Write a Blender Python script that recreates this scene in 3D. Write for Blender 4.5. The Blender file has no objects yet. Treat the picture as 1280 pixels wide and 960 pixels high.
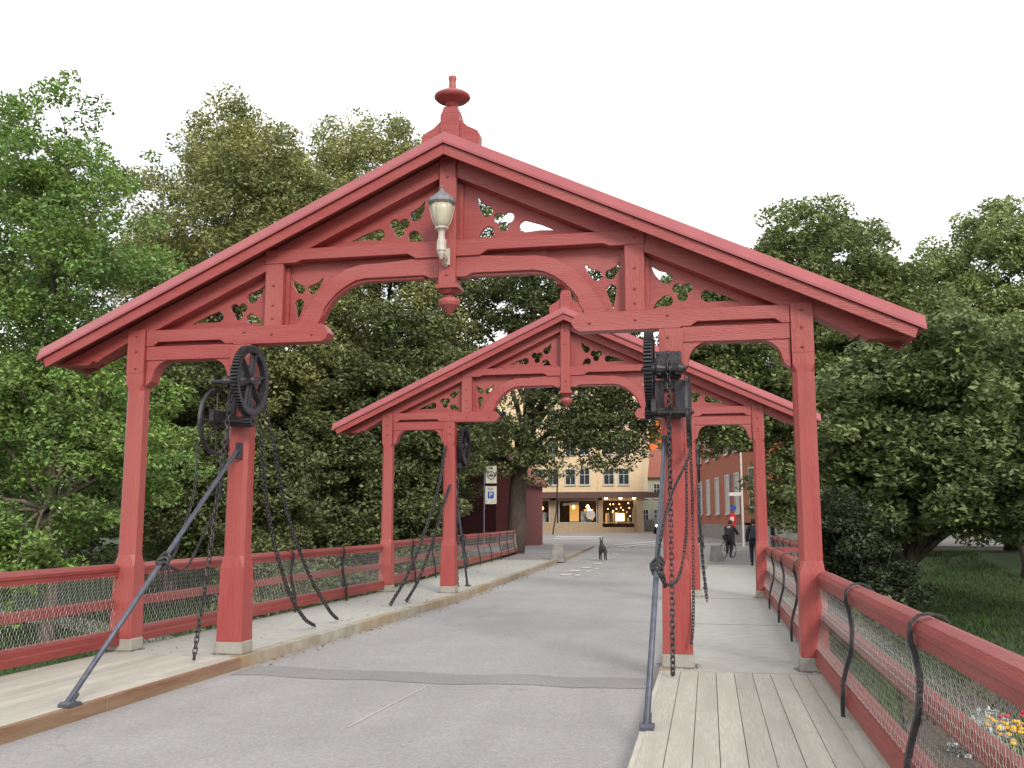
import bpy, bmesh, math, random
import numpy as np
from mathutils import Vector, Matrix
random.seed(7); rng = np.random.default_rng(7)
R = math.radians
S = bpy.context.scene
COL = S.collection
# ---------------------------------------------------------------- camera
F_PX, PITCH, YAW, ROLL, CAMX = 1210.8, R(7.954), R(11.38), R(0.042), 3.02
cam_d = bpy.data.cameras.new('camera'); cam = bpy.data.objects.new('camera', cam_d); COL.objects.link(cam)
cam_d.sensor_width = 36; cam_d.lens = F_PX/1280*36; cam_d.clip_end = 4000; cam_d.clip_start = 0.05
fw = Vector((-math.sin(YAW)*math.cos(PITCH), math.cos(YAW)*math.cos(PITCH), math.sin(PITCH)))
rt = Vector((math.cos(YAW), math.sin(YAW), 0)); up = rt.cross(fw)
r2 = rt*math.cos(ROLL)+up*math.sin(ROLL); u2 = -rt*math.sin(ROLL)+up*math.cos(ROLL)
M = Matrix((r2, u2, -fw)).transposed().to_4x4(); M.translation = (CAMX, 0, 1.6)
cam.matrix_world = M; S.camera = cam
# ---------------------------------------------------------------- world, sun, exposure
SUN_EL, SUN_AZ = R(30), R(148)      # azimuth clockwise from +Y: behind the camera, to the right
w = bpy.data.worlds.new("World"); S.world = w; w.use_nodes = True
nt = w.node_tree; bg = nt.nodes['Background']
sky = nt.nodes.new('ShaderNodeTexSky'); sky.sky_type = 'NISHITA'; sky.sun_disc = False
sky.sun_elevation = SUN_EL; sky.sun_rotation = SUN_AZ; sky.air_density = 1.0; sky.dust_density = 2.0
tc = nt.nodes.new('ShaderNodeTexCoord'); nz = nt.nodes.new('ShaderNodeTexNoise')
mp = nt.nodes.new('ShaderNodeMapping'); mp.inputs['Scale'].default_value = (1, 1, 3)
nz.inputs['Scale'].default_value = 2.2; nz.inputs['Detail'].default_value = 5
cr = nt.nodes.new('ShaderNodeMapRange'); cr.inputs[1].default_value = .36; cr.inputs[2].default_value = .56
cr.inputs[3].default_value = .42; cr.inputs[4].default_value = .97
mx = nt.nodes.new('ShaderNodeMix'); mx.data_type = 'RGBA'
mx.inputs['B'].default_value = (11.75, 11.75, 11.75, 1)       # overcast cloud, in the sky's own units
nt.links.new(tc.outputs['Generated'], mp.inputs[0]); nt.links.new(mp.outputs[0], nz.inputs['Vector'])
nt.links.new(nz.outputs['Fac'], cr.inputs[0]); nt.links.new(cr.outputs[0], mx.inputs['Factor'])
nt.links.new(sky.outputs[0], mx.inputs['A']); nt.links.new(mx.outputs['Result'], bg.inputs['Color'])
bg.inputs['Strength'].default_value = 0.08
sd = bpy.data.lights.new('sun', 'SUN'); sun = bpy.data.objects.new('sun', sd); COL.objects.link(sun)
sd.energy = 1.3; sd.angle = R(15); sd.color = (1, .93, .85)
sdir = Vector((math.sin(SUN_AZ)*math.cos(SUN_EL), math.cos(SUN_AZ)*math.cos(SUN_EL), math.sin(SUN_EL)))
sun.rotation_euler = sdir.to_track_quat('Z', 'Y').to_euler()
S.view_settings.view_transform = 'Standard'; S.view_settings.look = 'None'
S.view_settings.exposure = 0.95; S.view_settings.gamma = 1
S.render.engine = 'CYCLES'; S.cycles.use_denoising = True
S.cycles.max_bounces = 6; S.cycles.transparent_max_bounces = 6
# ---------------------------------------------------------------- materials
def lin(r, g, b):
    f = lambda c: (c/255/12.92) if c/255 <= .04045 else ((c/255+.055)/1.055)**2.4
    return (f(r), f(g), f(b), 1)
def mat(name, c1, c2=None, scale=8, rough=.6, bump=.0, bscale=None, stretch=(1, 1, 1), metal=0, detail=6,
        island=0, emit=None, estr=0, transl=0, spec=.5, c3=None, lo=.35, hi=.65):
    m = bpy.data.materials.new(name); m.use_nodes = True; t = m.node_tree; n = t.nodes; L = t.links
    b = n['Principled BSDF']; b.inputs['Roughness'].default_value = rough; b.inputs['Metallic'].default_value = metal
    b.inputs['Specular IOR Level'].default_value = spec
    c2 = c2 or tuple(x*.8 for x in c1[:3])+(1,)
    co = n.new('ShaderNodeTexCoord'); mpn = n.new('ShaderNodeMapping'); mpn.inputs['Scale'].default_value = stretch
    L.new(co.outputs['Object'], mpn.inputs[0])
    no = n.new('ShaderNodeTexNoise'); no.inputs['Scale'].default_value = scale; no.inputs['Detail'].default_value = detail
    L.new(mpn.outputs[0], no.inputs['Vector'])
    mr = n.new('ShaderNodeMapRange'); mr.inputs[1].default_value = lo; mr.inputs[2].default_value = hi
    L.new(no.outputs['Fac'], mr.inputs[0])
    mi = n.new('ShaderNodeMix'); mi.data_type = 'RGBA'; mi.inputs['A'].default_value = c1; mi.inputs['B'].default_value = c2
    L.new(mr.outputs[0], mi.inputs['Factor']); out = mi.outputs['Result']
    if c3:
        n3 = n.new('ShaderNodeTexNoise'); n3.inputs['Scale'].default_value = scale*.13; n3.inputs['Detail'].default_value = 8
        L.new(mpn.outputs[0], n3.inputs['Vector'])
        m3 = n.new('ShaderNodeMapRange'); m3.inputs[1].default_value = .42; m3.inputs[2].default_value = .68; L.new(n3.outputs['Fac'], m3.inputs[0])
        i3 = n.new('ShaderNodeMix'); i3.data_type = 'RGBA'; i3.inputs['B'].default_value = c3
        L.new(m3.outputs[0], i3.inputs['Factor']); L.new(out, i3.inputs['A']); out = i3.outputs['Result']
    if island:
        g = n.new('ShaderNodeNewGeometry'); hs = n.new('ShaderNodeHueSaturation')
        a = n.new('ShaderNodeMapRange'); a.inputs[3].default_value = 1-island; a.inputs[4].default_value = 1+island
        L.new(g.outputs['Random Per Island'], a.inputs[0]); L.new(a.outputs[0], hs.inputs['Value'])
        h = n.new('ShaderNodeMath'); h.operation = 'MULTIPLY_ADD'; h.inputs[1].default_value = island*.06; h.inputs[2].default_value = .5-island*.035
        L.new(g.outputs['Random Per Island'], h.inputs[0]); L.new(h.outputs[0], hs.inputs['Hue'])
        L.new(out, hs.inputs['Color']); out = hs.outputs[0]
    L.new(out, b.inputs['Base Color'])
    if bump:
        nb = n.new('ShaderNodeTexNoise'); nb.inputs['Scale'].default_value = bscale or scale*4; nb.inputs['Detail'].default_value = 4
        L.new(mpn.outputs[0], nb.inputs['Vector'])
        bp = n.new('ShaderNodeBump'); bp.inputs['Strength'].default_value = bump; bp.inputs['Distance'].default_value = .02
        L.new(nb.outputs['Fac'], bp.inputs['Height']); L.new(bp.outputs[0], b.inputs['Normal'])
    if emit:
        b.inputs['Emission Color'].default_value = emit; b.inputs['Emission Strength'].default_value = estr
    if transl:
        tr = n.new('ShaderNodeBsdfTranslucent'); L.new(out, tr.inputs[0]); ms = n.new('ShaderNodeMixShader'); ms.inputs[0].default_value = transl
        L.new(b.outputs[0], ms.inputs[1]); L.new(tr.outputs[0], ms.inputs[2]); L.new(ms.outputs[0], n['Material Output'].inputs[0])
    return m
RED = mat('red_paint', (0.305, 0.056, 0.051, 1), (0.268, 0.044, 0.042, 1), 3, .42, .4, 14, (.7, 6, 6), c3=(.315, .080, .073, 1))
REDV = mat('red_paint_upright', (0.305, 0.050, 0.044, 1), (0.262, 0.039, 0.034, 1), 3, .42, .4, 14, (6, 6, .6), c3=(.31, .074, .065, 1))
REDROOF = mat('sky_lit_roof_red', (.315, .078, .084, 1), (.28, .066, .072, 1), 3, .3, .1, 20)  # sky reflection on the crown strip put into a lighter, lilac red
REDRAIL = mat('red_rail_paint', (.24, .038, .033, 1), (.19, .029, .027, 1), 5, .45, .3, 20, (5, .8, 5), c3=(.255, .055, .045, 1))
IRON = mat('black_iron', (.022, .022, .028, 1), (.045, .04, .045, 1), 18, .45, .3, 60, metal=.3)
STEEL = mat('grey_painted_steel', (.085, .095, .13, 1), (.06, .065, .085, 1), 12, .45, .1, metal=.2)
CHAIN = mat('weathered_chain_iron', (.03, .03, .035, 1), (.075, .065, .065, 1), 30, .5, metal=.5, island=.3)
WIRE = mat('galvanised_wire', (.38, .38, .36, 1), (.27, .27, .26, 1), 20, .45, metal=.4)
CONC = mat('grey_concrete', (.34, .33, .30, 1), (.27, .26, .225, 1), 6, .85, .3, 60, c3=(.25, .22, .17, 1))
WALK = mat('walkway_concrete', (.385, .385, .355, 1), (.34, .34, .31, 1), 45, .9, .3, 150, c3=(.32, .315, .28, 1))
PLANK = mat('weathered_planks', (.44, .415, .36, 1), (.36, .34, .29, 1), 9, .8, .45, 30, (6, .5, 6), island=.10, c3=(.345, .325, .275, 1))
TIMB = mat('brown_timber', (.23, .115, .06, 1), (.15, .075, .04, 1), 6, .7, .4, 30, (6, .6, 6), c3=(.27, .19, .12, 1))
KERB = mat('kerb_stone', (.36, .34, .28, 1), (.25, .22, .16, 1), 4, .85, .4, 40, c3=(.28, .19, .10, 1))
WHITE = mat('white_paint', (.72, .70, .66, 1), (.62, .60, .56, 1), 6, .5)
WFRAME = mat('white_window_frame', (.50, .50, .48, 1), None, 4, .5)
GLASSD = mat('dark_window_glass', (.025, .03, .035, 1), (.05, .06, .065, 1), 1.5, .08, spec=.6)
YELLOW = mat('yellow_render', (.66, .52, .33, 1), (.61, .475, .295, 1), 2, .85, .1, 30)
ROOFT = mat('red_tile_roof', (.28, .09, .06, 1), (.20, .07, .05, 1), 30, .8, .4)
BEIGE = mat('beige_stone', (.38, .29, .19, 1), (.32, .24, .15, 1), 4, .8, .2)
BROWN = mat('brown_canopy', (.11, .055, .045, 1), (.08, .04, .035, 1), 8, .6)
SLATE = mat('slate_roof', (.12, .125, .14, 1), (.09, .09, .10, 1), 12, .7, .3)
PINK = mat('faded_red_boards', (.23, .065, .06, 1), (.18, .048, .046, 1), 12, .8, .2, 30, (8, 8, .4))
DKRED_SHADE = mat('dark_red_shade_boards', (.075, .010, .013, 1), (.05, .008, .010, 1), 10, .8, .2, 30, (8, 8, .4))  # shade on the shed's left wall put into the colour; corner board shares it
ORANGE = mat('orange_render', (.72, .16, .04, 1), (.62, .13, .035, 1), 2, .8, .1)
BRICK = mat('red_brick', (.33, .10, .058, 1), (.26, .078, .046, 1), 30, .85, .3, 60)
BRICK2 = mat('orange_brick', (.33, .105, .045, 1), (.27, .085, .036, 1), 30, .85, .3, 60)
STONE = mat('grey_plinth_stone', (.25, .24, .22, 1), (.16, .155, .14, 1), 4, .9, .4)
PALEG = mat('pale_green_boards', (.36, .38, .30, 1), (.32, .33, .26, 1), 5, .8, .1, 30, (9, 9, .4))
BLACK = mat('black_cloth', (.012, .012, .016, 1), (.02, .02, .026, 1), 8, .85)
JEANS = mat('dark_trousers', (.014, .014, .022, 1), None, 8, .85)
SKIN = mat('skin', (.50, .28, .20, 1), None, 5, .5)
HAIR = mat('dark_hair', (.03, .02, .014, 1), None, 20, .6)
REDC = mat('bright_red', (.62, .03, .03, 1), None, 4, .4)
BLUE = mat('sign_blue', (.02, .09, .42, 1), None, 4, .4)
SIGNW = mat('sign_white', (.58, .58, .50, 1), None, 4, .4)
GREYT = mat('sign_grey_print', (.16, .16, .15, 1), None, 4, .5)
FUR = mat('dark_fur', (.018, .016, .016, 1), (.06, .055, .05, 1), 9, .9, .3)
RUBBER = mat('rubber', (.015, .015, .015, 1), None, 4, .7)
BARK = mat('bark', (.085, .065, .048, 1), (.045, .034, .026, 1), 5, .95, .8, 12, (3, 3, .6))
BARKL = mat('pale_bark', (.16, .13, .10, 1), (.08, .065, .05, 1), 5, .95, .8, 12, (3, 3, .6))
LAMPG = mat('lamp_frosted_glass', (.50, .47, .35, 1), None, 4, .15, spec=.6)
LAMPW = mat('lamp_cream_metal', (.47, .44, .38, 1), (.38, .34, .29, 1), 12, .5)
LAMPC = mat('lamp_grey_cap', (.20, .20, .22, 1), None, 12, .45)
WARM = mat('warm_lamp_light', (1, .75, .4, 1), None, 4, .5, emit=(1, .55, .18, 1), estr=3.2)
WARMB = mat('warm_bright_lamp', (1, .8, .5, 1), None, 4, .5, emit=(1, .72, .38, 1), estr=9)
WARMD = mat('glowing_display_cloth', (.5, .3, .12, 1), None, 3, .7, emit=(1, .5, .12, 1), estr=.35)  # cloth glows by itself, emission standing in for lamplight on the displays
DISPW = mat('pale_display_cloth', (.45, .45, .42, 1), (.3, .28, .25, 1), 4, .8)
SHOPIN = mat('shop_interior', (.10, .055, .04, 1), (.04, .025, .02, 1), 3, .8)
HEADL = mat('headlight_on', (1, .9, .8, 1), None, 4, .3, emit=(1, .82, .6, 1), estr=9)
SOIL = mat('flower_bed_soil', (.10, .075, .055, 1), (.06, .045, .035, 1), 14, .95, .8, 40)
GRAVEL = mat('park_path_gravel', (.30, .28, .26, 1), (.24, .22, .20, 1), 60, .95, .4)
MARK = mat('road_paint', (.60, .60, .58, 1), (.36, .36, .36, 1), 9, .8, lo=.45, hi=.75)
SILVER = mat('silver_leaf', (.42, .46, .44, 1), (.30, .34, .32, 1), 9, .8, island=.25)
YFLOW = mat('yellow_petal', (.75, .42, .02, 1), None, 9, .7, island=.2)
RFLOW = mat('red_petal', (.5, .02, .03, 1), None, 9, .7, island=.2)
DEADL = mat('fallen_leaf', (.30, .17, .06, 1), (.20, .12, .05, 1), 3, .9, island=.35)
def leafmat(n, a, b, isl=.38, tr=.25):
    return mat(n, a, b, .55, .55, transl=tr, island=isl, spec=.35)
LF_BRIGHT = leafmat('leaf_bright_green', (0.213, 0.337, 0.072, 1), (0.150, 0.249, 0.078, 1))
LF_OLIVE = leafmat('leaf_olive', (0.276, 0.309, 0.131, 1), (0.184, 0.234, 0.105, 1))
LF_YOL = leafmat('leaf_yellow_olive', (0.362, 0.360, 0.132, 1), (0.225, 0.257, 0.105, 1))
LF_DARK = leafmat('leaf_dark_green', (0.146, 0.171, 0.069, 1), (0.103, 0.124, 0.052, 1))
LF_MID = leafmat('leaf_mid_green', (0.215, 0.254, 0.090, 1), (0.146, 0.186, 0.069, 1))
LF_CHEST = leafmat('leaf_chestnut', (0.189, 0.232, 0.090, 1), (0.120, 0.154, 0.064, 1))
LF_PALE = leafmat('leaf_pale_green', (0.283, 0.346, 0.129, 1), (0.179, 0.230, 0.090, 1))
LF_YEW = leafmat('leaf_yew', (.045, .062, .028, 1), (.030, .042, .02, 1))
LF_ORANGE = leafmat('leaf_autumn_orange', (.45, .20, .02, 1), (.35, .12, .02, 1))
def asphalt(name, base, seed=0, cracks=True):
    m = mat(name, base, tuple(x*.70 for x in base[:3])+(1,), 110, .88, .5, 260, c3=None, lo=.38, hi=.66, detail=3)
    t = m.node_tree; n = t.nodes; L = t.links; b = n['Principled BSDF']; src = b.inputs['Base Color'].links[0].from_socket
    co = n.new('ShaderNodeTexCoord')
    big = n.new('ShaderNodeTexNoise'); big.inputs['Scale'].default_value = .55; big.inputs['Detail'].default_value = 7; big.inputs['Roughness'].default_value = .6
    L.new(co.outputs['Object'], big.inputs['Vector'])
    mr = n.new('ShaderNodeMapRange'); mr.inputs[1].default_value = .3; mr.inputs[2].default_value = .7; mr.inputs[3].default_value = .92; mr.inputs[4].default_value = 1.10
    L.new(big.outputs['Fac'], mr.inputs[0])
    st = n.new('ShaderNodeMapping'); st.inputs['Scale'].default_value = (1.6, .12, 1); L.new(co.outputs['Object'], st.inputs[0])
    n2 = n.new('ShaderNodeTexNoise'); n2.inputs['Scale'].default_value = 1.5; n2.inputs['Detail'].default_value = 5; L.new(st.outputs[0], n2.inputs['Vector'])
    mr2 = n.new('ShaderNodeMapRange'); mr2.inputs[1].default_value = .3; mr2.inputs[2].default_value = .7; mr2.inputs[3].default_value = .96; mr2.inputs[4].default_value = 1.04
    L.new(n2.outputs['Fac'], mr2.inputs[0])
    mu = n.new('ShaderNodeMath'); mu.operation = 'MULTIPLY'; L.new(mr.outputs[0], mu.inputs[0]); L.new(mr2.outputs[0], mu.inputs[1]); fac = mu.outputs[0]
    ag = n.new('ShaderNodeTexVoronoi'); ag.inputs['Scale'].default_value = 42; L.new(co.outputs['Object'], ag.inputs['Vector'])
    agr = n.new('ShaderNodeMapRange'); agr.inputs[3].default_value = .87; agr.inputs[4].default_value = 1.13; L.new(ag.outputs['Color'], agr.inputs[0])
    am = n.new('ShaderNodeMath'); am.operation = 'MULTIPLY'; L.new(fac, am.inputs[0]); L.new(agr.outputs[0], am.inputs[1]); fac = am.outputs[0]
    sp_ = n.new('ShaderNodeTexNoise'); sp_.inputs['Scale'].default_value = 3.2; sp_.inputs['Detail'].default_value = 9; sp_.inputs['Roughness'].default_value = .75; L.new(co.outputs['Object'], sp_.inputs['Vector'])
    spr = n.new('ShaderNodeMapRange'); spr.inputs[1].default_value = .30; spr.inputs[2].default_value = .42; spr.inputs[3].default_value = .88; spr.inputs[4].default_value = 1; L.new(sp_.outputs['Fac'], spr.inputs[0])
    am2 = n.new('ShaderNodeMath'); am2.operation = 'MULTIPLY'; L.new(fac, am2.inputs[0]); L.new(spr.outputs[0], am2.inputs[1]); fac = am2.outputs[0]
    if cracks:
        wv = n.new('ShaderNodeTexNoise'); wv.inputs['Scale'].default_value = 1.4; wv.inputs['Detail'].default_value = 6; L.new(co.outputs['Object'], wv.inputs['Vector'])
        va = n.new('ShaderNodeVectorMath'); va.operation = 'MULTIPLY_ADD'; va.inputs[1].default_value = (1.2, 1.2, 0)
        L.new(wv.outputs['Color'], va.inputs[0]); L.new(co.outputs['Object'], va.inputs[2])
        vo = n.new('ShaderNodeTexVoronoi'); vo.feature = 'DISTANCE_TO_EDGE'; vo.inputs['Scale'].default_value = .16; L.new(va.outputs[0], vo.inputs['Vector'])
        ck = n.new('ShaderNodeMapRange'); ck.inputs[1].default_value = 0; ck.inputs[2].default_value = .0035; ck.inputs[3].default_value = .86; ck.inputs[4].default_value = 1
        L.new(vo.outputs['Distance'], ck.inputs[0])
        m2 = n.new('ShaderNodeMath'); m2.operation = 'MULTIPLY'; L.new(fac, m2.inputs[0]); L.new(ck.outputs[0], m2.inputs[1]); fac = m2.outputs[0]
    hs = n.new('ShaderNodeHueSaturation'); L.new(fac, hs.inputs['Value']); L.new(src, hs.inputs['Color']); L.new(hs.outputs[0], b.inputs['Base Color'])
    return m
ASPH = asphalt('worn_light_asphalt', (.345, .335, .330, 1))
ASPH2 = asphalt('patched_asphalt', (.27, .262, .26, 1), cracks=False)
ASPH3 = asphalt('street_asphalt', (.262, .25, .245, 1))
GRASS = mat('grass', (.030, .058, .012, 1), (.018, .036, .009, 1), 1.2, .95, .9, 40, c3=(.055, .062, .024, 1))
def glass_mat():
    m = bpy.data.materials.new('shop_window_glass'); m.use_nodes = True; n = m.node_tree.nodes; L = m.node_tree.links
    n.remove(n['Principled BSDF']); t = n.new('ShaderNodeBsdfTransparent'); g = n.new('ShaderNodeBsdfGlossy'); g.inputs['Roughness'].default_value = .03
    g.inputs['Color'].default_value = (.8, .85, .9, 1)
    ms = n.new('ShaderNodeMixShader'); ms.inputs[0].default_value = .10; L.new(t.outputs[0], ms.inputs[1]); L.new(g.outputs[0], ms.inputs[2]); L.new(ms.outputs[0], n['Material Output'].inputs[0])
    return m
GLASS = glass_mat()
# ---------------------------------------------------------------- helpers
class MB:
    def __init__(s): s.v = []; s.f = []
    def add(s, v, f):
        o = len(s.v); s.v += [tuple(p) for p in v]; s.f += [tuple(i+o for i in q) for q in f]; return s
    def box(s, x0, x1, y0, y1, z0, z1):
        x0, x1 = min(x0, x1), max(x0, x1); y0, y1 = min(y0, y1), max(y0, y1)
        return s.add([(x0,y0,z0),(x1,y0,z0),(x1,y1,z0),(x0,y1,z0),(x0,y0,z1),(x1,y0,z1),(x1,y1,z1),(x0,y1,z1)],
                     [(0,3,2,1),(4,5,6,7),(0,1,5,4),(1,2,6,5),(2,3,7,6),(3,0,4,7)])
    def prism(s, poly, a0, a1, plane='xz'):
        n = len(poly)
        def P(u, v, a): return {'xz': (u, a, v), 'yz': (a, u, v), 'xy': (u, v, a)}[plane]
        v = [P(u, w_, a0) for u, w_ in poly]+[P(u, w_, a1) for u, w_ in poly]
        f = [tuple(range(n)), tuple(range(2*n-1, n-1, -1))]+[(i, i+n, (i+1) % n+n, (i+1) % n) for i in range(n)]
        return s.add(v, f)
    def tube(s, pts, rads, n=8, caps=True):
        pts = [Vector(p) for p in pts]
        if not hasattr(rads, '__len__'): rads = [rads]*len(pts)
        v = []; prev = None
        for i, p in enumerate(pts):
            d = (pts[min(i+1, len(pts)-1)]-pts[max(i-1, 0)]).normalized()
            if prev is None: a = d.orthogonal().normalized()
            else:
                a = prev-d*prev.dot(d); a = a.normalized() if a.length > 1e-6 else d.orthogonal().normalized()
            prev = a; b = d.cross(a)
            for k in range(n):
                t = 2*math.pi*k/n; v.append(p+(a*math.cos(t)+b*math.sin(t))*rads[i])
        f = [(i*n+k, i*n+(k+1) % n, (i+1)*n+(k+1) % n, (i+1)*n+k) for i in range(len(pts)-1) for k in range(n)]
        if caps: f += [tuple(range(n-1, -1, -1)), tuple(range((len(pts)-1)*n, len(pts)*n))]
        return s.add(v, f)
    def lathe(s, c, prof, n=20, axis='z'):
        v = []; c = Vector(c)
        for r, h in prof:
            for k in range(n):
                t = 2*math.pi*k/n; a, b = r*math.cos(t), r*math.sin(t)
                v.append(c+(Vector((a, b, h)) if axis == 'z' else Vector((h, a, b)) if axis == 'x' else Vector((a, h, b))))
        m = len(prof)
        f = [(i*n+k, i*n+(k+1) % n, (i+1)*n+(k+1) % n, (i+1)*n+k) for i in range(m-1) for k in range(n)]
        f += [tuple(range(n-1, -1, -1)), tuple(range((m-1)*n, m*n))]
        return s.add(v, f)
    def sweep(s, prof, path):
        """profile points (u,z): u to the right of the path; path = 2D points"""
        P = [Vector(p) for p in path]; n = len(prof); v = []
        for i, p in enumerate(P):
            d0 = (P[i]-P[i-1]).normalized() if i else (P[1]-P[0]).normalized()
            d1 = (P[i+1]-P[i]).normalized() if i < len(P)-1 else d0
            t = (d0+d1).normalized(); nr = Vector((t.y, -t.x)); k = 1/max(.3, nr.dot(Vector((d1.y, -d1.x))))
            for u, z in prof: v.append((p.x+nr.x*u*k, p.y+nr.y*u*k, z))
        f = [(i*n+k, i*n+(k+1) % n, (i+1)*n+(k+1) % n, (i+1)*n+k) for i in range(len(P)-1) for k in range(n)]
        f += [tuple(range(n-1, -1, -1)), tuple(range((len(P)-1)*n, len(P)*n))]
        return s.add(v, f)
    def build(s, name, m, parent=None, smooth=False, bevel=0, loc=None, recalc=True):
        me = bpy.data.meshes.new(name); me.from_pydata(s.v, [], s.f)
        if recalc or bevel:
            bm = bmesh.new(); bm.from_mesh(me)
            bmesh.ops.recalc_face_normals(bm, faces=bm.faces)
            if bevel:
                es = [e for e in bm.edges if len(e.link_faces) == 2 and e.calc_face_angle(0) > .6]
                bmesh.ops.bevel(bm, geom=es, offset=bevel, segments=1, affect='EDGES', clamp_overlap=True)
            bm.to_mesh(me); bm.free()
        if smooth: me.polygons.foreach_set('use_smooth', [True]*len(me.polygons))
        me.materials.append(m)
        o = bpy.data.objects.new(name, me); COL.objects.link(o)
        if loc: o.location = loc
        if parent: o.parent = parent
        return o
def tag(o, label=None, cat=None, group=None, kind=None):
    if label: o['label'] = label
    if cat: o['category'] = cat
    if group: o['group'] = group
    if kind: o['kind'] = kind
    return o
def empty(name, loc, label, cat, group=None, rz=0):
    o = bpy.data.objects.new(name, None); COL.objects.link(o); o.location = loc; o.rotation_euler.z = rz
    o.empty_display_size = .2
    return tag(o, label, cat, group)
def copy_tree(o, parent=None):
    c = o.copy(); COL.objects.link(c); c.parent = parent
    for ch in list(o.children): copy_tree(ch, c)
    return c
def plate_with_holes(name, outer, holes, y0, y1, m, parent):
    """flat board in the XZ plane with real cut-outs"""
    cu = bpy.data.curves.new('t', 'CURVE'); cu.dimensions = '2D'; cu.fill_mode = 'BOTH'; cu.extrude = abs(y1-y0)/2
    for poly in [outer]+holes:
        sp = cu.splines.new('POLY'); sp.points.add(len(poly)-1); sp.use_cyclic_u = True
        for i, (x, z) in enumerate(poly): sp.points[i].co = (x, z, 0, 1)
    t = bpy.data.objects.new('t', cu); COL.objects.link(t)
    dg = bpy.context.evaluated_depsgraph_get(); dg.update()
    me = bpy.data.meshes.new_from_object(t.evaluated_get(dg))
    bpy.data.objects.remove(t); bpy.data.curves.remove(cu)
    ym = (y0+y1)/2
    for v in me.vertices: v.co = (v.co.x, ym-v.co.z, v.co.y)
    me.name = name; me.materials.clear(); me.materials.append(m)
    me.polygons.foreach_set('use_smooth', [False]*len(me.polygons))
    o = bpy.data.objects.new(name, me); COL.objects.link(o); o.parent = parent
    return o
def street_z(y):
    return -.13 if y < 48 else min(.35, -.13+.48*(y-48)/47)
# ================================================================ GROUND
def ground_h(x, y):
    s = street_z(y)-.03
    def ramp(a, b, t): t = max(0, min(1, t)); t = t*t*(3-2*t); return a+(b-a)*t
    right = ramp(-1.5, s, (y-25)/37); left = ramp(-2.0, s, (y-30)/22)
    if x > 0: edge = 3.9 if y < 37 else 3.9+(y-37)*.8; side = right
    else: edge = 5.0+max(0, (y-26)*.06) if y < 48 else 5+(y-48)*3; side = left
    e = max(0, min(1, (abs(x)-edge)/1.6))
    near = side
    if y < 21.5: return ramp(near, near, 0) - (1.0 if abs(x) < 4.0 and y < 20 else 0)
    if y > 62: return s
    return ramp(s, near, e)
xs = sorted(set([-900, -400, -200, -120, -80, -60, -45]+[round(-36+i*.8, 2) for i in range(91)]+[45, 60, 80, 120, 200, 400, 900]))
ys = sorted(set([-300, -100, -40, -20, -10]+[round(-5+i*.9, 2) for i in range(95)]+[90, 100, 120, 150, 200, 300, 500, 900, 1500]))
g = MB(); nx = len(xs)
vv = [(x, y, ground_h(x, y)) for y in ys for x in xs]
ff = [(j*nx+i, j*nx+i+1, (j+1)*nx+i+1, (j+1)*nx+i) for j in range(len(ys)-1) for i in range(nx-1)]
g.add(vv, ff); gr = g.build('ground', GRASS, smooth=True); tag(gr, kind='structure')
def strip(name, m, rows, dz, kind='structure', top=None):
    """rows: list of (y, x0, x1[, z])"""
    b = MB(); v = []; f = []
    for r in rows:
        z = (r[3] if len(r) > 3 else street_z(r[0]))+dz
        v += [(r[1], r[0], z), (r[2], r[0], z)]
    for i in range(len(rows)-1): f.append((2*i, 2*i+1, 2*i+3, 2*i+2))
    b.add(v, f); o = b.build(name, m, recalc=False); tag(o, kind=kind); return o
def kl(y):  # left edge of the roadway
    return np.interp(y, [0, 11, 20, 35, 57, 62], [-2.40, -2.38, -2.25, -2.85, -3.6, -6.5])
def kr(y):
    return np.interp(y, [0, 11, 20, 35, 45, 57], [2.46, 2.46, 2.5, 2.75, 3.3, 5.5])
YR = [-6, 3, 7, 11, 15, 20, 25, 30, 35, 40, 45, 50, 54, 57, 60, 63]
road = strip('road', ASPH, [(y, kl(y)-.02, kr(y)+.02) for y in YR], 0)
strip('street', ASPH3, [(y, -9 if y < 70 else -40, 12 if y < 66 else 60) for y in (57, 60, 63, 66, 69.9, 70.1, 75, 80, 85, 90, 96)], .010)
strip('street', ASPH3, [(y, -2.6, 3.4) for y in (96, 110, 130, 160, 200)], .014)
strip('street', ASPH3, [(y, 7, 75) for y in (62.5, 66, 70, 72, 79)], .006)
patch = MB()
pv = []; 
for i in range(24):
    x = -2.3+4.7*i/23; yc = 10.62+.05*math.sin(i*.9)+.04*math.sin(i*.35+1); pv += [(x, yc-.30-.02*math.sin(i*2.1), -.126), (x, yc+.36+.03*math.sin(i*1.3), -.126)]
patch.add(pv, [(2*i, 2*i+2, 2*i+3, 2*i+1) for i in range(23)]); tag(patch.build('road_patch', ASPH2, recalc=False), kind='structure')
# markings
def quad(name, pts, dz=.008, m=MARK):
    b = MB(); b.add([(x, y, street_z(y)+dz) for x, y in pts], [tuple(range(len(pts)))]); return tag(b.build(name, m, recalc=False), kind='structure')
quad('road_marking', [(-.01, 8.0), (.015, 8.0), (.10, 10.24), (.08, 10.24)], .004, mat('worn_white_line', (.40, .39, .385, 1), (.335, .325, .32, 1), 14, .85, lo=.4, hi=.6))
for x, y in [(-1.42, 30.6), (-1.44, 33), (-1.34, 35.3), (-1.26, 38.4), (-1.4, 44), (-1.55, 48.9), (-1.65, 53.5), (-1.75, 58.2)]:
    quad('road_marking', [(x-.16, y-.35), (x+.16, y-.35), (x+.16, y+.35), (x-.16, y+.35)], .016)
for x, y in [(-1.02, 30.4), (-.98, 32.8), (-.9, 34.7)]:
    quad('road_marking', [(x-.06, y-.3), (x+.08, y-.3), (x+.08, y+.3), (x-.06, y+.3)], .016)
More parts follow.
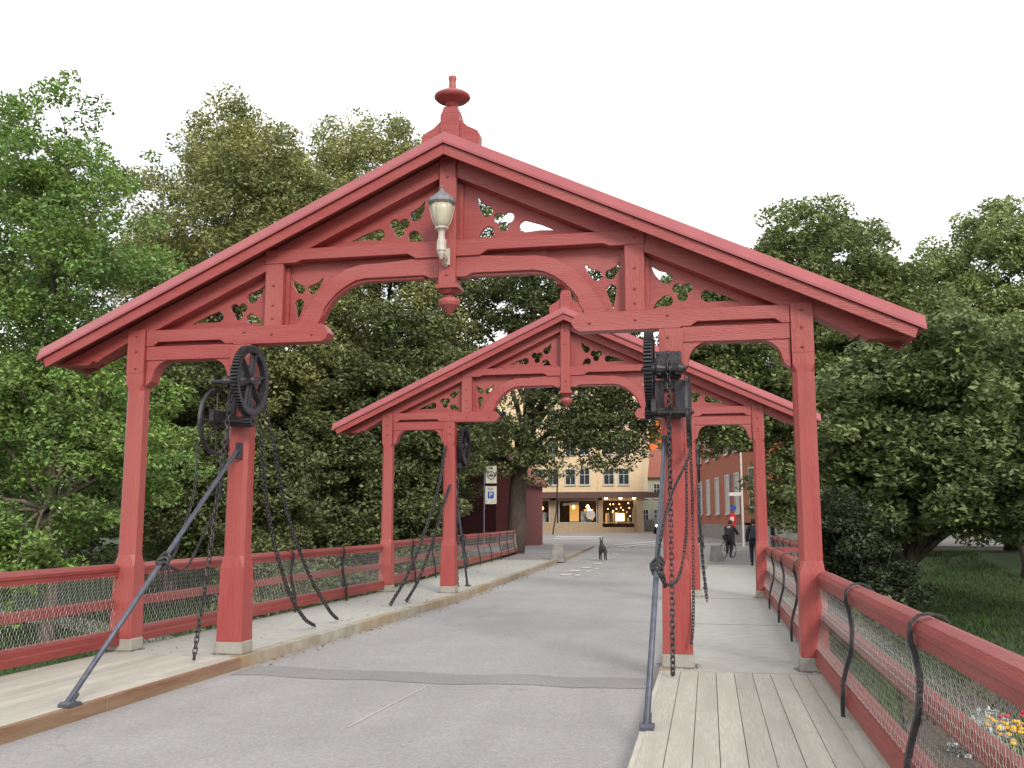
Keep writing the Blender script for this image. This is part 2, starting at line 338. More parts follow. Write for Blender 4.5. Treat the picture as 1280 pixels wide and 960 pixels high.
for (xa, ya, xb, yb, wd) in [(-2.83, 61, .9, 73, .9), (-2.3, 58.2, 1.6, 69.4, .8), (-1.3, 57.8, 2.6, 66.5, .6), (-9.2, 78, -5.6, 78.4, 1.6), (-8.6, 73.5, -5.3, 74, .8), (2.0, 62.8, 9, 66.5, .8), (2.2, 57.5, 7, 60, .4)]:
    quad('road_marking', [(xa, ya), (xb, yb), (xb, yb+wd), (xa, ya+wd)], .018)
# walkways
def walk(name, xa, xb, m, ysr, z=0.0, thick=.4):
    b = MB(); v = []; f = []
    for y in ysr:
        a, c = xa(y), xb(y); zz = z+max(0, street_z(y)+.13)*1.0
        v += [(a, y, zz), (c, y, zz), (c, y, zz-thick), (a, y, zz-thick)]
    for i in range(len(ysr)-1):
        for k in range(4): f.append((4*i+k, 4*i+(k+1) % 4, 4*i+4+(k+1) % 4, 4*i+4+k))
    f += [(3, 2, 1, 0), tuple(4*(len(ysr)-1)+k for k in range(4))]
    b.add(v, f); return tag(b.build(name, m), kind='structure')
YW = [10.82, 14, 17, 21, 24, 27, 30, 35, 38.5]
walk('walkway', lambda y: np.interp(y, [10, 21, 22, 30, 47], [-4.2, -4.2, -4.3, -4.9, -5.9]), lambda y: kl(y)-.16, WALK, YW)
walk('walkway', lambda y: kr(y)+.16, lambda y: 4.2 if y < 21.1 else 5.15, WALK, [10.82, 14, 17, 21, 21.2, 24, 30, 36])
YA = [38.5, 42, 46, 50, 54, 57]
walk('walkway', lambda y: np.interp(y, [38, 47, 48, 57], [-5.4, -5.9, -9, -14]), lambda y: kl(y)-.16, ASPH3, YA, -.004)
walk('walkway', lambda y: kr(y)+.16, lambda y: np.interp(y, [36, 38, 46, 57], [5.15, 6.5, 8, 14]), ASPH3, [36, 38.5, 42, 46, 50, 56], -.004)
for sname, fn, sg in (('l', kl, -1), ('r', kr, 1)):
    walk('kerb', (lambda y: kl(y)-.165) if sg < 0 else (lambda y: kr(y)), (lambda y: kl(y)) if sg < 0 else (lambda y: kr(y)+.165), KERB,
         [10.84, 12, 14, 17, 20, 23, 26, 30, 35, 40, 45, 50, 54, 57], .004)
# joint lines in the right walkway
jb = MB()
for y in (15.6, 20.6): jb.box(2.68, 4.1, y, y+.010, .002, .0045)
tag(jb.build('walkway_joint', GREYT), kind='structure')
# timber decks near the camera
def deck(xa, xb, n):
    b = MB(); w_ = (xb-xa)/n
    for i in range(n):
        y = -4
        while y < 10.8:
            L_ = random.uniform(3.2, 5.2); y1 = min(10.8, y+L_)
            if 10.8-y1 < .8: y1 = 10.8
            j = random.uniform(-.002, .003)
            b.box(xa+i*w_+.002, xa+(i+1)*w_-.003, y+.002, y1-.003, -.05, j); y = y1
    return tag(b.build('wooden_walkway', PLANK, bevel=.003), kind='structure')
deck(-4.16, -2.43, 10); deck(2.50, 4.16, 9)
b = MB()
for y0, y1 in ((-4, 1.2), (1.21, 4.9), (4.91, 8.2), (8.21, 10.81)): b.box(-2.47, -2.385, y0, y1, -.14, -.002)
o = b.build('kerb', TIMB, bevel=.006); tag(o, kind='structure')
b = MB()
for y0, y1 in ((-4, 2.4), (2.41, 6.3), (6.31, 10.81)): b.box(2.455, 2.54, y0, y1, -.14, -.003)
tag(b.build('kerb', PLANK, bevel=.006), kind='structure')
b = MB(); b.box(-4.1, -2.5, -4, 10.8, -.45, -.06); b.box(2.56, 4.1, -4, 10.8, -.45, -.06); b.box(-2.5, 2.6, -4, 21, -.55, -.145)
tag(b.build('bridge_deck', STONE), kind='structure')
# park paths
b = MB()
def ribbon(b, pts, wd, dz=.03):
    v = []; P = [Vector(p) for p in pts]
    for i, p in enumerate(P):
        t = (P[min(i+1, len(P)-1)]-P[max(i-1, 0)]).normalized(); nr = Vector((-t.y, t.x))*wd/2
        for s_ in (-1, -.33, .33, 1): q = p+nr*s_; v.append((q.x, q.y, ground_h(q.x, q.y)+dz))
    f = [(4*i+k, 4*i+k+1, 4*i+5+k, 4*i+4+k) for i in range(len(P)-1) for k in range(3)]
    b.add(v, f)
ribbon(b, [(-30, 33), (-24, 32.4), (-19.5, 31), (-17, 29.6), (-15, 28.2), (-12.5, 26), (-10, 23), (-9, 19), (-8.5, 12), (-8, 4)], 1.8, .05)
tag(b.build('path', GRAVEL, recalc=False), kind='structure')
# ================================================================ PORTALS
ZA, SL = 5.79, .468           # lower edge of rafters: z = ZA - SL*|x|
def tear(tip, c, r, bend=0, n=12):
    tip = Vector(tip); c = Vector(c); d = (tip-c); L_ = d.length; a0 = math.atan2(d.y, d.x); r = r*1.2
    pts = []
    for i in range(n+1):
        t = a0+R(75)+(2*math.pi-R(150))*i/n
        pts.append((c.x+r*math.cos(t), c.y+r*math.sin(t)))
    p0 = Vector(pts[-1]); p1 = Vector(pts[0]); nr = Vector((-d.y, d.x)).normalized()
    q = [(p0.lerp(tip, .5)+nr*bend)]; q2 = [(tip.lerp(p1, .5)+nr*bend)]
    return pts+[tuple(q[0]), tuple(tip), tuple(q2[0])]
def trefoil(c, r, d, n=36, rot=90):
    pts = []
    for i in range(n):
        th = 2*math.pi*i/n; best = 0
        for k in range(3):
            a = R(rot+120*k); dc = math.cos(th-a)*d; disc = r*r-(d*math.sin(th-a))**2
            if disc > 0: best = max(best, dc+math.sqrt(disc))
        pts.append((c[0]+best*math.cos(th), c[1]+best*math.sin(th)))
    return pts
def mir(poly, s): return [(s*x, z) for x, z in poly] if s > 0 else [(-x, z) for x, z in reversed(poly)]
def bolt(b, x, z, y=0, r=.016):
    b.lathe((x, y, z), [(r, .0), (r, -.008), (r*.6, -.014)], 8, 'y')
def bolts(parent, pts, m=None):
    for x, z, y in pts:
        b = MB(); bolt(b, x, z, y); b.build('bolt', m or REDRAIL, parent)
def make_portal():
    root = empty('bridge_portal', (0, 11.0, 0), 'nearer and larger red carved timber gateway, its white wall lantern facing us', 'gateway', 'red timber gateways over the bridge')
    T0, T1 = .05, .25
    for s in (-1, 1):
        # outer post
        for kind in ('outer', 'inner'):
            if kind == 'outer': cx, ya, yb, hw, ht = s*4.095, .0, .25, .12, 3.34
            else: cx, ya, yb, hw, ht = s*2.65, .0, .28, .135, 3.34
            b = MB(); hb = hw+.016
            yc = (ya+yb)/2; hy = (yb-ya)/2
            def ring(z, hx, hyy, ch):
                return [(cx-hx+ch, yc-hyy, z), (cx+hx-ch, yc-hyy, z), (cx+hx, yc-hyy+ch, z), (cx+hx, yc+hyy-ch, z), (cx+hx-ch, yc+hyy, z), (cx-hx+ch, yc+hyy, z), (cx-hx, yc+hyy-ch, z), (cx-hx, yc-hyy+ch, z)]
            rings = [ring(.15, hb+.012, hy+.01, .006), ring(1.02, hb, hy, .006), ring(1.16, hw, hy-.01, .045), ring(ht-.12, hw-.004, hy-.014, .045), ring(ht-.03, hw, hy-.01, .006), ring(ht+.1, hw, hy-.01, .006)]
            v = [p for r_ in rings for p in r_]; n = 8
            f = [(i*n+k, i*n+(k+1) % n, (i+1)*n+(k+1) % n, (i+1)*n+k) for i in range(len(rings)-1) for k in range(n)]
            f += [tuple(range(7, -1, -1)), tuple(range((len(rings)-1)*n, len(rings)*n))]
            b.add(v, f)
            top = 4.02 if kind == 'outer' else 4.0
            b.box(cx-hw, cx+hw, ya+.006, yb-.012, ht+.1, top-.02 if kind == 'outer' else 3.76)
            p = b.build('post', REDV, root)
            bb = MB(); bb.box(cx-hb-.022, cx+hb+.022, ya-.012, yb+.012, 0.0, .15); bb.build('concrete_base', CONC, p, bevel=.012)
        # lower tie beam between the posts
        b = MB(); b.box(s*2.775, s*3.97, T0-.015, T1, 3.60, 3.78)
        b.build('lower_tie_beam', RED, root, bevel=.006)
        # upper tie beam with bevelled end
        b = MB(); b.prism(mir([(1.60, 3.765), (1.54, 3.80), (1.50, 3.87), (1.55, 3.955), (1.60, 3.99), (3.97, 3.99), (3.97, 3.782), (3.88, 3.782), (3.80, 3.835), (2.95, 3.835), (2.87, 3.782), (2.765, 3.782), (2.765, 3.765)], s), T0-.025, T1-.03)
        o = b.build('upper_tie_beam', RED, root, bevel=.006)
        for x, z in ((2.62, 3.92), (2.62, 3.66), (2.62, 3.50), (4.09, 3.92), (4.09, 3.72), (4.09, 3.50), (2.25, 3.88), (1.72, 3.86)): bolts(root, [(s*x, z, .0 if x > 4 or z < 3.7 else .022)])
        # corbels
        arc = [(3.966, 3.605), (3.966, 3.27), (3.93, 3.30), (3.89, 3.335), (3.885, 3.36)]+[(3.64+.235*math.cos(R(t)), 3.365+.235*math.sin(R(t))) for t in (8, 22, 38, 54, 70, 84)]+[(3.60, 3.605)]
        MB().prism(mir(arc, s), T0, T1-.01).build('corbel', RED, root, bevel=.004)
        arc2 = [(2.759, 3.605), (2.759, 3.27), (2.80, 3.30), (2.835, 3.335), (2.84, 3.36)]+[(3.075-.235*math.cos(R(t)), 3.365+.235*math.sin(R(t))) for t in (8, 22, 38, 54, 70, 84)]+[(3.12, 3.605)]
        MB().prism(mir(arc2, s), T0, T1-.01).build('corbel', RED, root, bevel=.004)
        # principal rafter with cut lower edge (chamfer stops) and shaped tail
        tail = [(0.02, ZA+.0), (0.02, ZA+.225), (5.24, ZA+.225-SL*5.24), (5.16, 3.58), (5.06, 3.565), (4.93, 3.565), (4.80, 3.565), (4.72, 3.62), (4.66, 3.60), (4.6, 3.65), (4.24, 3.84), (4.24, 3.81), (3.9, ZA-SL*3.9)]
        b = MB(); b.prism(mir(tail, s), T0-.012, T1+.01)
        b.build('principal_rafter', RED, root, bevel=.005)
        # recessed mouldings under the rafter in the two panels (dark chamfer)
        def mould(x0, x1, off, nm):
            def zr(x): return ZA-SL*x
            P = [(x0, zr(x0), T0-.010), (x1, zr(x1), T0-.010), (x1-.20, zr(x1-.20)-.012, .19), (x0+.07, zr(x0+.07)-.012, .19), (x0, zr(x0), .19), (x1, zr(x1), .19)]
            v = [(s*x, y, z) for x, z, y in P]
            b = MB(); b.add(v, [(0, 1, 2, 3), (0, 3, 4), (1, 5, 2), (0, 4, 5, 1), (2, 5, 4, 3)]); b.build(nm, RED, root)
        mould(.16, 1.72, 0, 'rafter_moulding'); mould(2.42, 3.72, 0, 'rafter_moulding')
        # secondary post
        b = MB(); b.box(s*2.13, s*2.37, T0-.018, T1, 3.98, 4.80)
        sp = b.build('strut_post', REDV, root, bevel=.012)
        bolts(sp, [(s*2.25, z, .03) for z in (4.86, 4.5, 4.25, 4.08)])
        # arch rib
        lo = [(1.66, 3.985), (1.60, 4.10), (1.58, 4.18), (1.53, 4.25), (1.43, 4.36), (1.30, 4.455), (1.18, 4.515), (1.05, 4.54), (.75, 4.54), (.30, 4.54), (.22, 4.50), (.10, 4.50)]
        hi = [(.10, 4.775), (.90, 4.72), (1.08, 4.72), (1.30, 4.675), (1.49, 4.56), (1.67, 4.39), (1.81, 4.19), (1.90, 4.04), (1.93, 3.985)]
        MB().prism(mir(lo+hi, s), T0, T1-.01).build('arch_rib', RED, root, bevel=.006)
        # dark shadow board inside arch soffit
        MB().prism(mir([(1.64, 3.99), (1.62, 4.05), (1.50, 4.26), (1.40, 4.36), (1.28, 4.44), (1.16, 4.49), (1.03, 4.51), (.3, 4.51), (.3, 4.56), (1.1, 4.56), (1.4, 4.42), (1.6, 4.2), (1.7, 3.99)], s), T0+.04, T1-.05).build('arch_soffit', RED, root)
        # carved panels
        up_o = [(.12, 4.95), (.12, ZA-SL*.12+.02), (1.80, ZA-SL*1.80+.02), (1.80, 4.95)]
        holes = [tear((.335, 5.53), (.455, 5.345), .062, .02), trefoil((.665, 5.215), .068, .070, rot=150 if s > 0 else 30),
                 tear((1.30, 5.055), (.93, 5.125), .062, .012), tear((.35, 4.995), (.475, 5.08), .062, -.02)]
        hs = [mir(h, s) for h in holes] if s > 0 else [mir([(x, z) for x, z in h], s) for h in holes]
        plate_with_holes('carved_panel', mir(up_o, s), hs, .19, .235, RED, root)
        lo_o = [(2.36, 3.98), (2.36, ZA-SL*2.36+.02), (3.86, ZA-SL*3.86+.02), (3.86, 3.98)]
        holes = [tear((2.43, 4.56), (2.61, 4.395), .060, .02), trefoil((2.79, 4.235), .061, .064, rot=150 if s > 0 else 30),
                 tear((3.44, 4.075), (3.07, 4.165), .060, .012), tear((2.44, 4.03), (2.61, 4.125), .058, -.02)]
        plate_with_holes('carved_panel', mir(lo_o, s), [mir(h, s) for h in holes], .19, .235, RED, root)
        sp_o = [(1.35, 4.60), (1.55, 4.40), (1.75, 4.10), (1.80, 3.98), (2.14, 3.98), (2.14, 4.84), (1.0, 4.84), (1.0, 4.66)]
        holes = [tear((1.645, 4.62), (1.80, 4.465), .052, .02), tear((2.075, 4.63), (1.955, 4.475), .052, -.02), tear((1.985, 4.06), (1.965, 4.29), .052, 0)]
        plate_with_holes('carved_panel', mir(sp_o, s), [mir(h, s) for h in holes], .19, .235, RED, root)
        # thin frame beads round panels
        for q in ((s*2.37, s*2.41, .15, .19, 4.0, 4.66), (s*2.09, s*2.13, .15, .19, 4.0, 4.75), (s*.115, s*.165, .15, .19, 4.97, 5.68), (s*.12, s*1.2, .17, .20, 4.70, 4.86)):
            MB().box(*q).build('panel_bead', RED, root)
        MB().box(s*2.77, s*3.95, .13, .20, 3.76, 3.85).build('beam_infill', RED, root)
        # roof half
        n_ = Vector((SL, 1)).normalized()
        def off(x, d): z = 6.145-SL*x; return (x+d*n_.x*0, z+d/ n_.y)
        # boards
        b = MB(); e = 5.30
        b.prism(mir([(0, 6.145-.085), (0, 6.145+.02), (e, 6.145+.02-SL*e), (e, 6.145-.085-SL*e)], s), -.17, .60)
        b.build('roof_boards', RED, root)
        for yy0, yy1 in ((-.20, -.168), (.598, .63)):
            b = MB(); b.prism(mir([(0, 5.965), (0, 6.095), (e-.03, 6.095-SL*(e-.03)), (e-.07, 5.965-SL*(e-.07)-.0)], s), yy0, yy1)
            b.build('barge_board', RED, root, bevel=.004)
        # crown moulding sloping back: front
        for ya_, yb_ in ((-.235, -.14), (.665, .57)):
            v = []
            for x in (0, e+.045):
                zb = 6.10-SL*x; zt = 6.262-SL*x
                v += [(s*x, ya_, zb), (s*x, ya_, zb+.03), (s*x, ya_+(.065 if ya_ < 0 else -.065), zt), (s*x, yb_, zt), (s*x, yb_, zb)]
            b = MB(); b.add(v, [(k, (k+1) % 5, 5+(k+1) % 5, 5+k) for k in range(5)]+[(4, 3, 2, 1, 0), (5, 6, 7, 8, 9)]); b.build('crown_moulding', REDROOF, root)
        b = MB(); b.prism(mir([(0, 6.17), (0, 6.258), (e+.03, 6.258-SL*(e+.03)), (e+.03, 6.17-SL*(e+.03))], s), -.17, .60); b.build('roof_covering', REDROOF, root)
        # shaped bracket at the ridge
        br = [(.12, 6.20), (.12, 6.52), (.15, 6.51), (.19, 6.48), (.25, 6.43), (.33, 6.395), (.40, 6.36), (.43, 6.31), (.42, 6.02)]
        MB().prism(mir([(.105+(x-.12)*.86, z) for x, z in br], s), .10, .26).build('ridge_bracket', RED, root, bevel=.008)
    # collar beam
    b = MB(); b.prism([(-2.37, 4.955), (2.37, 4.955), (2.37, 4.775), (1.97, 4.775), (1.88, 4.81), (.50, 4.81), (.40, 4.75), (-.40, 4.75), (-.50, 4.81), (-1.88, 4.81), (-1.97, 4.775), (-2.37, 4.775)], T0-.03, T1-.02)
    b.build('collar_beam', RED, root, bevel=.006)
    # king post
    b = MB(); b.box(-.11, .11, T0-.05, T1+.02, 4.40, 6.02); kp = b.build('king_post', REDV, root, bevel=.012)
    bolts(kp, [(0, z, -.002) for z in (5.93, 5.75, 5.45, 4.62, 4.52)])
    b = MB(); b.box(-.14, .14, -.01, .30, 4.36, 4.41); b.lathe((0, .15, 0), [(.135, 4.355), (.10, 4.31), (.055, 4.30), (.055, 4.27), (.125, 4.25), (.135, 4.21), (.125, 4.17), (.06, 4.11), (.012, 4.06)][::-1], 16)
    b.build('turned_pendant', RED, kp)
    # ridge block and finial
    b = MB(); b.box(-.12, .12, .06, .32, 6.05, 6.60); b.prism([(-.12, 6.598), (.12, 6.598), (.085, 6.70), (-.085, 6.70)], .09, .29)
    rb = b.build('ridge_block', RED, root, bevel=.012)
    MB().lathe((0, .19, 0), [(.075, 6.69), (.075, 6.76), (.10, 6.785), (.19, 6.81), (.228, 6.845), (.225, 6.87), (.17, 6.905), (.075, 6.94), (.05, 6.97), (.042, 7.06), (.052, 7.09), (.052, 7.125), (.02, 7.13)], 20).build('finial', RED, rb, smooth=True)
    return root
portal = make_portal()
p2 = copy_tree(portal); p2.location = (0, 20.97, 0)
tag(p2, 'farther red carved timber gateway, seen framed through the near gateway')
# ---------------------------------------------------------------- lantern on the king post
ln = empty('wall_lantern', (-.0, 11.0, 4.6), 'cream wall lantern with frosted globe on the near gateway king post', 'lantern')
b = MB(); b.box(-.055, .055, -.035, -.001, .04, .30); b.box(-.03, .03, -.25, -.03, .10, .17)
b.prism([(-.03, .04), (-.22, .18), (-.30, .22), (-.30, .15), (-.03, .0)], -.022, .022, 'yz')
b.build('wall_bracket', LAMPW, ln, bevel=.006)
b = MB(); b.lathe((0, -.30, 0), [(.02, .06), (.035, .10), (.055, .14), (.06, .17), (.075, .19), (.075, .34), (.052, .37), (.05, .47), (.06, .49), (.105, .52), (.105, .545), (.06, .56)], 8)
b.build('lamp_holder', LAMPW, ln)
b = MB(); b.lathe((0, -.30, 0), [(.075, .55), (.11, .60), (.145, .70), (.165, .80), (.172, .90)], 16); gl = b.build('lamp_globe', LAMPG, ln, smooth=True)
b = MB()
for k in range(6):
    a = 2*math.pi*k/6+.3; c, s_ = math.cos(a), math.sin(a)
    b.tube([(c*r_, -.30+s_*r_, z) for r_, z in ((.080, .55), (.117, .60), (.152, .70), (.172, .80), (.178, .90))], .007, 5)
b.build('cage', LAMPW, gl)
MB().lathe((0, -.30, 0), [(.185, .89), (.21, .92), (.205, .97), (.14, 1.02), (.08, 1.07), (.03, 1.12), (.018, 1.15), (.028, 1.17), (.012, 1.20)], 16).build('lamp_cap', LAMPC, ln, smooth=False)
ln.scale = (.8, .8, .8)
# ================================================================ WINCHES, RODS, CHAINS
def make_winch(loc, s, f, label):
    """s: side (+1: gear towards -x of a right post => road side); f: -1 faces the camera, +1 faces away"""
    root = empty('chain_winch', loc, label, 'winch', 'black iron chain winches on the gateway posts')
    gx = -s*.205; wx = s*.215; Y0 = f*.45
    b = MB(); b.box(-.14, .14, 0, f*.03, 3.18, 3.49)
    for x in (-.11, .11):
        b.box(x-.03, x+.03, f*.03, f*.20, 3.20, 3.34)
    b.build('bearing_plate', IRON, root, bevel=.006)
    b = MB()
    for x0, x1, z0, z1 in ((-.16, -.055, 2.74, 3.16), (.055, .18, 2.74, 3.16), (-.055, .055, 3.05, 3.16), (-.055, .055, 2.74, 2.83)): b.box(x0, x1, 0, f*.035, z0, z1)
    b.box(-.16, .17, f*.035, f*.13, 2.73, 2.84); b.box(-.185, -.13, f*.0, f*.42, 2.76, 2.90)
    b.build('frame_plate', IRON, root, bevel=.006)
    # main shaft and drum
    b = MB(); b.lathe((0, f*.16, 3.27), [(.028, -.30), (.028, .20)], 10, 'x'); b.lathe((0, f*.16, 3.27), [(.055, -.16), (.075, -.12), (.05, -.05), (.05, .05), (.075, .12), (.055, .17)], 14, 'x')
    b.build('drum', IRON, root)
    # big gear
    n = 64; gp = []
    for i in range(n):
        for da, r_ in ((0, .405), (.28, .405), (.34, .435), (.70, .435)):
            a = 2*math.pi*(i+da)/n; gp.append((r_*math.cos(a), r_*math.sin(a)))
    b = MB(); m_ = len(gp); x0, x1 = gx-.045, gx+.045; cy, cz = f*.16, 3.27
    inn = [(.345*math.cos(2*math.pi*i/m_), .345*math.sin(2*math.pi*i/m_)) for i in range(m_)]
    v = [(x0, cy+a, cz+c) for a, c in gp]+[(x1, cy+a, cz+c) for a, c in gp]+[(x0+.01, cy+a, cz+c) for a, c in inn]+[(x1-.01, cy+a, cz+c) for a, c in inn]
    ff_ = []
    for i in range(m_):
        j = (i+1) % m_
        ff_ += [(i, j, m_+j, m_+i), (i, 2*m_+i, 2*m_+j, j), (m_+i, m_+j, 3*m_+j, 3*m_+i), (2*m_+i, 3*m_+i, 3*m_+j, 2*m_+j)]
    b.add(v, ff_); gear = b.build('gear_wheel', IRON, root)
    b = MB(); b.lathe((gx, cy, cz), [(.05, -.07), (.065, -.05), (.065, .05), (.05, .07)], 12, 'x')
    for k in range(6):
        a = 2*math.pi*k/6+.25; d = Vector((0, math.cos(a), math.sin(a))); q = Vector((0, -d.z, d.y)); c0 = Vector((gx, cy, cz))
        for hw, th in ((.028, .010), (.010, .032)):
            w0, w1 = hw*1.2, hw*.8; p = []
            for rr, ww in ((.04, w0), (.352, w1)):
                for sx, sq in ((-1, -1), (1, -1), (1, 1), (-1, 1)): p.append(c0+d*rr+Vector((sx*th, 0, 0))+q*sq*ww)
            b.add(p, [(0, 1, 2, 3), (7, 6, 5, 4), (0, 4, 5, 1), (1, 5, 6, 2), (2, 6, 7, 3), (3, 7, 4, 0)])
    b.build('spokes', IRON, gear)
    # pinion and lower shaft
    b = MB(); cz2, cy2 = 2.775, f*.17
    pn = 12; pp = []
    for i in range(pn):
        for da, r_ in ((0, .055), (.35, .055), (.4, .075), (.75, .075)):
            a = 2*math.pi*(i+da)/pn; pp.append((cy2+r_*math.cos(a), cz2+r_*math.sin(a)))
    b.prism(pp, gx-.06, gx+.06, 'yz'); b.tube([(gx-s*.06, cy2, cz2), (wx+s*.06, cy2, cz2)], .022, 8)
    b.build('pinion', IRON, root)
    # hand chain wheel
    b = MB(); c0 = Vector((wx, cy2, cz2)); nn = 40
    prev = []
    ringp = [(.375, -.022), (.405, -.026), (.392, 0), (.405, .026), (.375, .022), (.368, 0)]
    v = []
    for i in range(nn):
        a = 2*math.pi*i/nn
        for r_, x in ringp: v.append((wx+x, cy2+r_*math.cos(a), cz2+r_*math.sin(a)))
    b.add(v, [(i*6+k, i*6+(k+1) % 6, ((i+1) % nn)*6+(k+1) % 6, ((i+1) % nn)*6+k) for i in range(nn) for k in range(6)])
    for k in range(8):
        a = 2*math.pi*k/8; b.tube([c0, c0+Vector((0, math.cos(a)*.375, math.sin(a)*.375))], .009, 5)
    b.lathe((wx, cy2, cz2), [(.04, -.035), (.04, .035)], 10, 'x')
    b.build('hand_chain_wheel', IRON, root)
    for x, z in ((-.11, 3.46), (0, 3.46), (.11, 3.46), (-.10, 3.10), (.11, 3.10), (-.11, 2.9), (.12, 2.9)):
        MB().lathe((x, f*.03, z), [(.014, 0), (.014, f*.014)], 6, 'y').build('bolt', IRON, root)
    return root
PX = 2.62
make_winch((-PX, 10.995, 0), -1, -1, 'black geared winch with spoked wheel on near gateway inner left post')
make_winch((PX, 10.995, 0), 1, -1, 'black geared winch seen edge-on on near gateway inner right post')
make_winch((-PX, 21.345, 0), -1, 1, 'black geared winch behind far gateway inner left post')
make_winch((PX, 21.345, 0), 1, 1, 'black geared winch behind far gateway inner right post')
def sagpath(pts, n=24):
    """Catmull-Rom through points"""
    P = [Vector(p) for p in pts]; P = [P[0]*2-P[1]]+P+[P[-1]*2-P[-2]]; out = []
    for i in range(1, len(P)-2):
        for k in range(n):
            t = k/n; a, b_, c, d = P[i-1], P[i], P[i+1], P[i+2]
            out.append(.5*((2*b_)+(c-a)*t+(2*a-5*b_+4*c-d)*t*t+(3*b_-a-3*c+d)*t**3))
    out.append(P[-2]); return out
def chain(pts, pitch=.052, wr=.0085, label='', group=None, parent=None, mt=None):
    path = sagpath(pts); L_ = [0]
    for a, c in zip(path, path[1:]): L_.append(L_[-1]+(c-a).length)
    n = int(L_[-1]/pitch); b = MB(); pos = []
    j = 0
    for i in range(n+1):
        t = i*pitch
        while j < len(L_)-2 and L_[j+1] < t: j += 1
        u = (t-L_[j])/max(1e-6, L_[j+1]-L_[j]); pos.append(path[j].lerp(path[j+1], min(1, u)))
    hl, hw = pitch*.5+wr*1.1, pitch*.36
    shape = [(-hl+hw*.6, -hw), (hl-hw*.6, -hw), (hl-.1*hw, -hw*.6), (hl, 0), (hl-.1*hw, hw*.6), (hl-hw*.6, hw), (-hl+hw*.6, hw), (-hl+.1*hw, hw*.6), (-hl, 0), (-hl+.1*hw, -hw*.6)]
    for i in range(n):
        a, c = pos[i], pos[i+1]; d = (c-a).normalized(); m_ = (a+c)/2
        o1 = d.cross(Vector((0, 1, 0))); o1 = o1.normalized() if o1.length > .1 else Vector((1, 0, 0)); o2 = d.cross(o1)
        tw = .5*math.sin(i*.13)+(math.pi/2 if i % 2 else 0)+.35; q = o1*math.cos(tw)+o2*math.sin(tw); nrm = d.cross(q)
        pts_ = [m_+d*x+q*y for x, y in shape]; v = []; ns = len(pts_)
        for k, p in enumerate(pts_):
            r_ = (p-m_).normalized()
            for t in range(4):
                an = math.pi/2*t+.785; v.append(p+r_*math.cos(an)*wr*1.25+nrm*math.sin(an)*wr*1.25)
        b.add(v, [(k*4+t, k*4+(t+1) % 4, ((k+1) % ns)*4+(t+1) % 4, ((k+1) % ns)*4+t) for k in range(ns) for t in range(4)])
    e = pos[-1]; b.tube([e+Vector((0, 0, -.015)), e+Vector((0, 0, .03))], .014, 6)
    o = b.build('hanging_chain' if not parent else 'chain', mt or CHAIN, parent, smooth=True, recalc=False)
    if not parent: tag(o, label, 'chain', group)
    return o
G = 'iron chains hanging from the gateway posts'
yf = 10.80
chain([(-2.62, 10.80, 3.30), (-2.62, 10.62, 2.4), (-2.63, 10.42, 1.2), (-2.64, 10.22, .22), (-2.65, 10.2, 0.01)], .060, .0085, 'heavy chain in front of near inner left post ending at the plank deck', G)
chain([(2.62, 10.79, 3.38), (2.62, 10.82, 2.9), (2.615, 10.80, 1.8), (2.62, 10.55, .8), (2.62, 10.29, .02)], .060, .0085, 'heavy straight chain down the front of near inner right post', G)
chain([(-2.6, 11.4, 3.3), (-2.6, 11.62, 2.4), (-2.62, 11.95, 1.55), (-2.65, 12.6, .70), (-2.7, 13.3, .22), (-2.76, 13.88, .03)], .060, .0092, 'heavy chain behind near inner left post, closer end on the concrete', G)
chain([(-2.55, 11.4, 3.3), (-2.52, 11.85, 2.4), (-2.55, 12.3, 1.7), (-2.6, 13.2, .85), (-2.68, 14.2, .25), (-2.76, 14.81, .03)], .060, .0092, 'heavy chain behind near inner left post, farther end on the concrete', G)
chain([(2.66, 11.4, 3.3), (2.70, 12.0, 2.1), (2.72, 13.3, 1.0), (2.70, 15.2, .28), (2.66, 16.0, .03)], .060, .0092, 'heavy chain behind near inner right post reaching the walkway', G)
chain([(-2.70, 20.94, 3.2), (-2.74, 20.5, 2.3), (-2.78, 19.7, 1.4), (-2.8, 18.6, .55), (-2.81, 17.55, .03)], .07, .012, 'chain from far gateway left post slot, longer and nearer end', G)
chain([(-2.60, 20.94, 2.35), (-2.62, 20.5, 1.9), (-2.64, 19.8, 1.2), (-2.66, 18.9, .45), (-2.69, 18.10, .03)], .07, .012, 'chain from far gateway left post bracket, shorter end', G)
chain([(-2.55, 21.5, 2.9), (-2.6, 21.6, 1.9), (-2.66, 21.8, .8), (-2.68, 22.01, .03)], .07, .012, 'chain hanging behind far gateway inner left post', G)
chain([(2.83, 20.9, 2.3), (2.84, 20.5, 1.6), (2.88, 19.9, .8), (2.95, 19.2, .03)], .07, .012, 'chain by far gateway inner right post', G)
# endless hand chains
chain([(-2.86, 10.45, 2.5), (-2.85, 10.4, 1.9), (-2.75, 10.0, 1.45), (-2.60, 9.6, 1.22), (-2.46, 9.22, 1.17)], .036, .0055, 'thin hand chain from wheel tied to left brace rod', G)
chain([(-2.86, 11.1, 2.6), (-2.87, 11.05, 1.9), (-2.85, 10.6, 1.35), (-2.7, 10.0, 1.05), (-2.5, 9.3, 1.12)], .036, .0055, 'thin slack hand chain loop left of near inner left post', G)
chain([(2.83, 10.42, 2.5), (2.83, 10.45, 2.28), (2.76, 10.35, 2.1), (2.64, 9.9, 1.8), (2.56, 9.3, 1.35), (2.55, 8.98, 1.14)], .036, .0055, 'thin hand chain slanting across near inner right post', G)
chain([(2.84, 11.16, 2.6), (2.845, 11.1, 1.6), (2.83, 10.95, .6), (2.80, 10.9, .25)], .036, .0055, 'thin hand chain beside near inner right post', G)
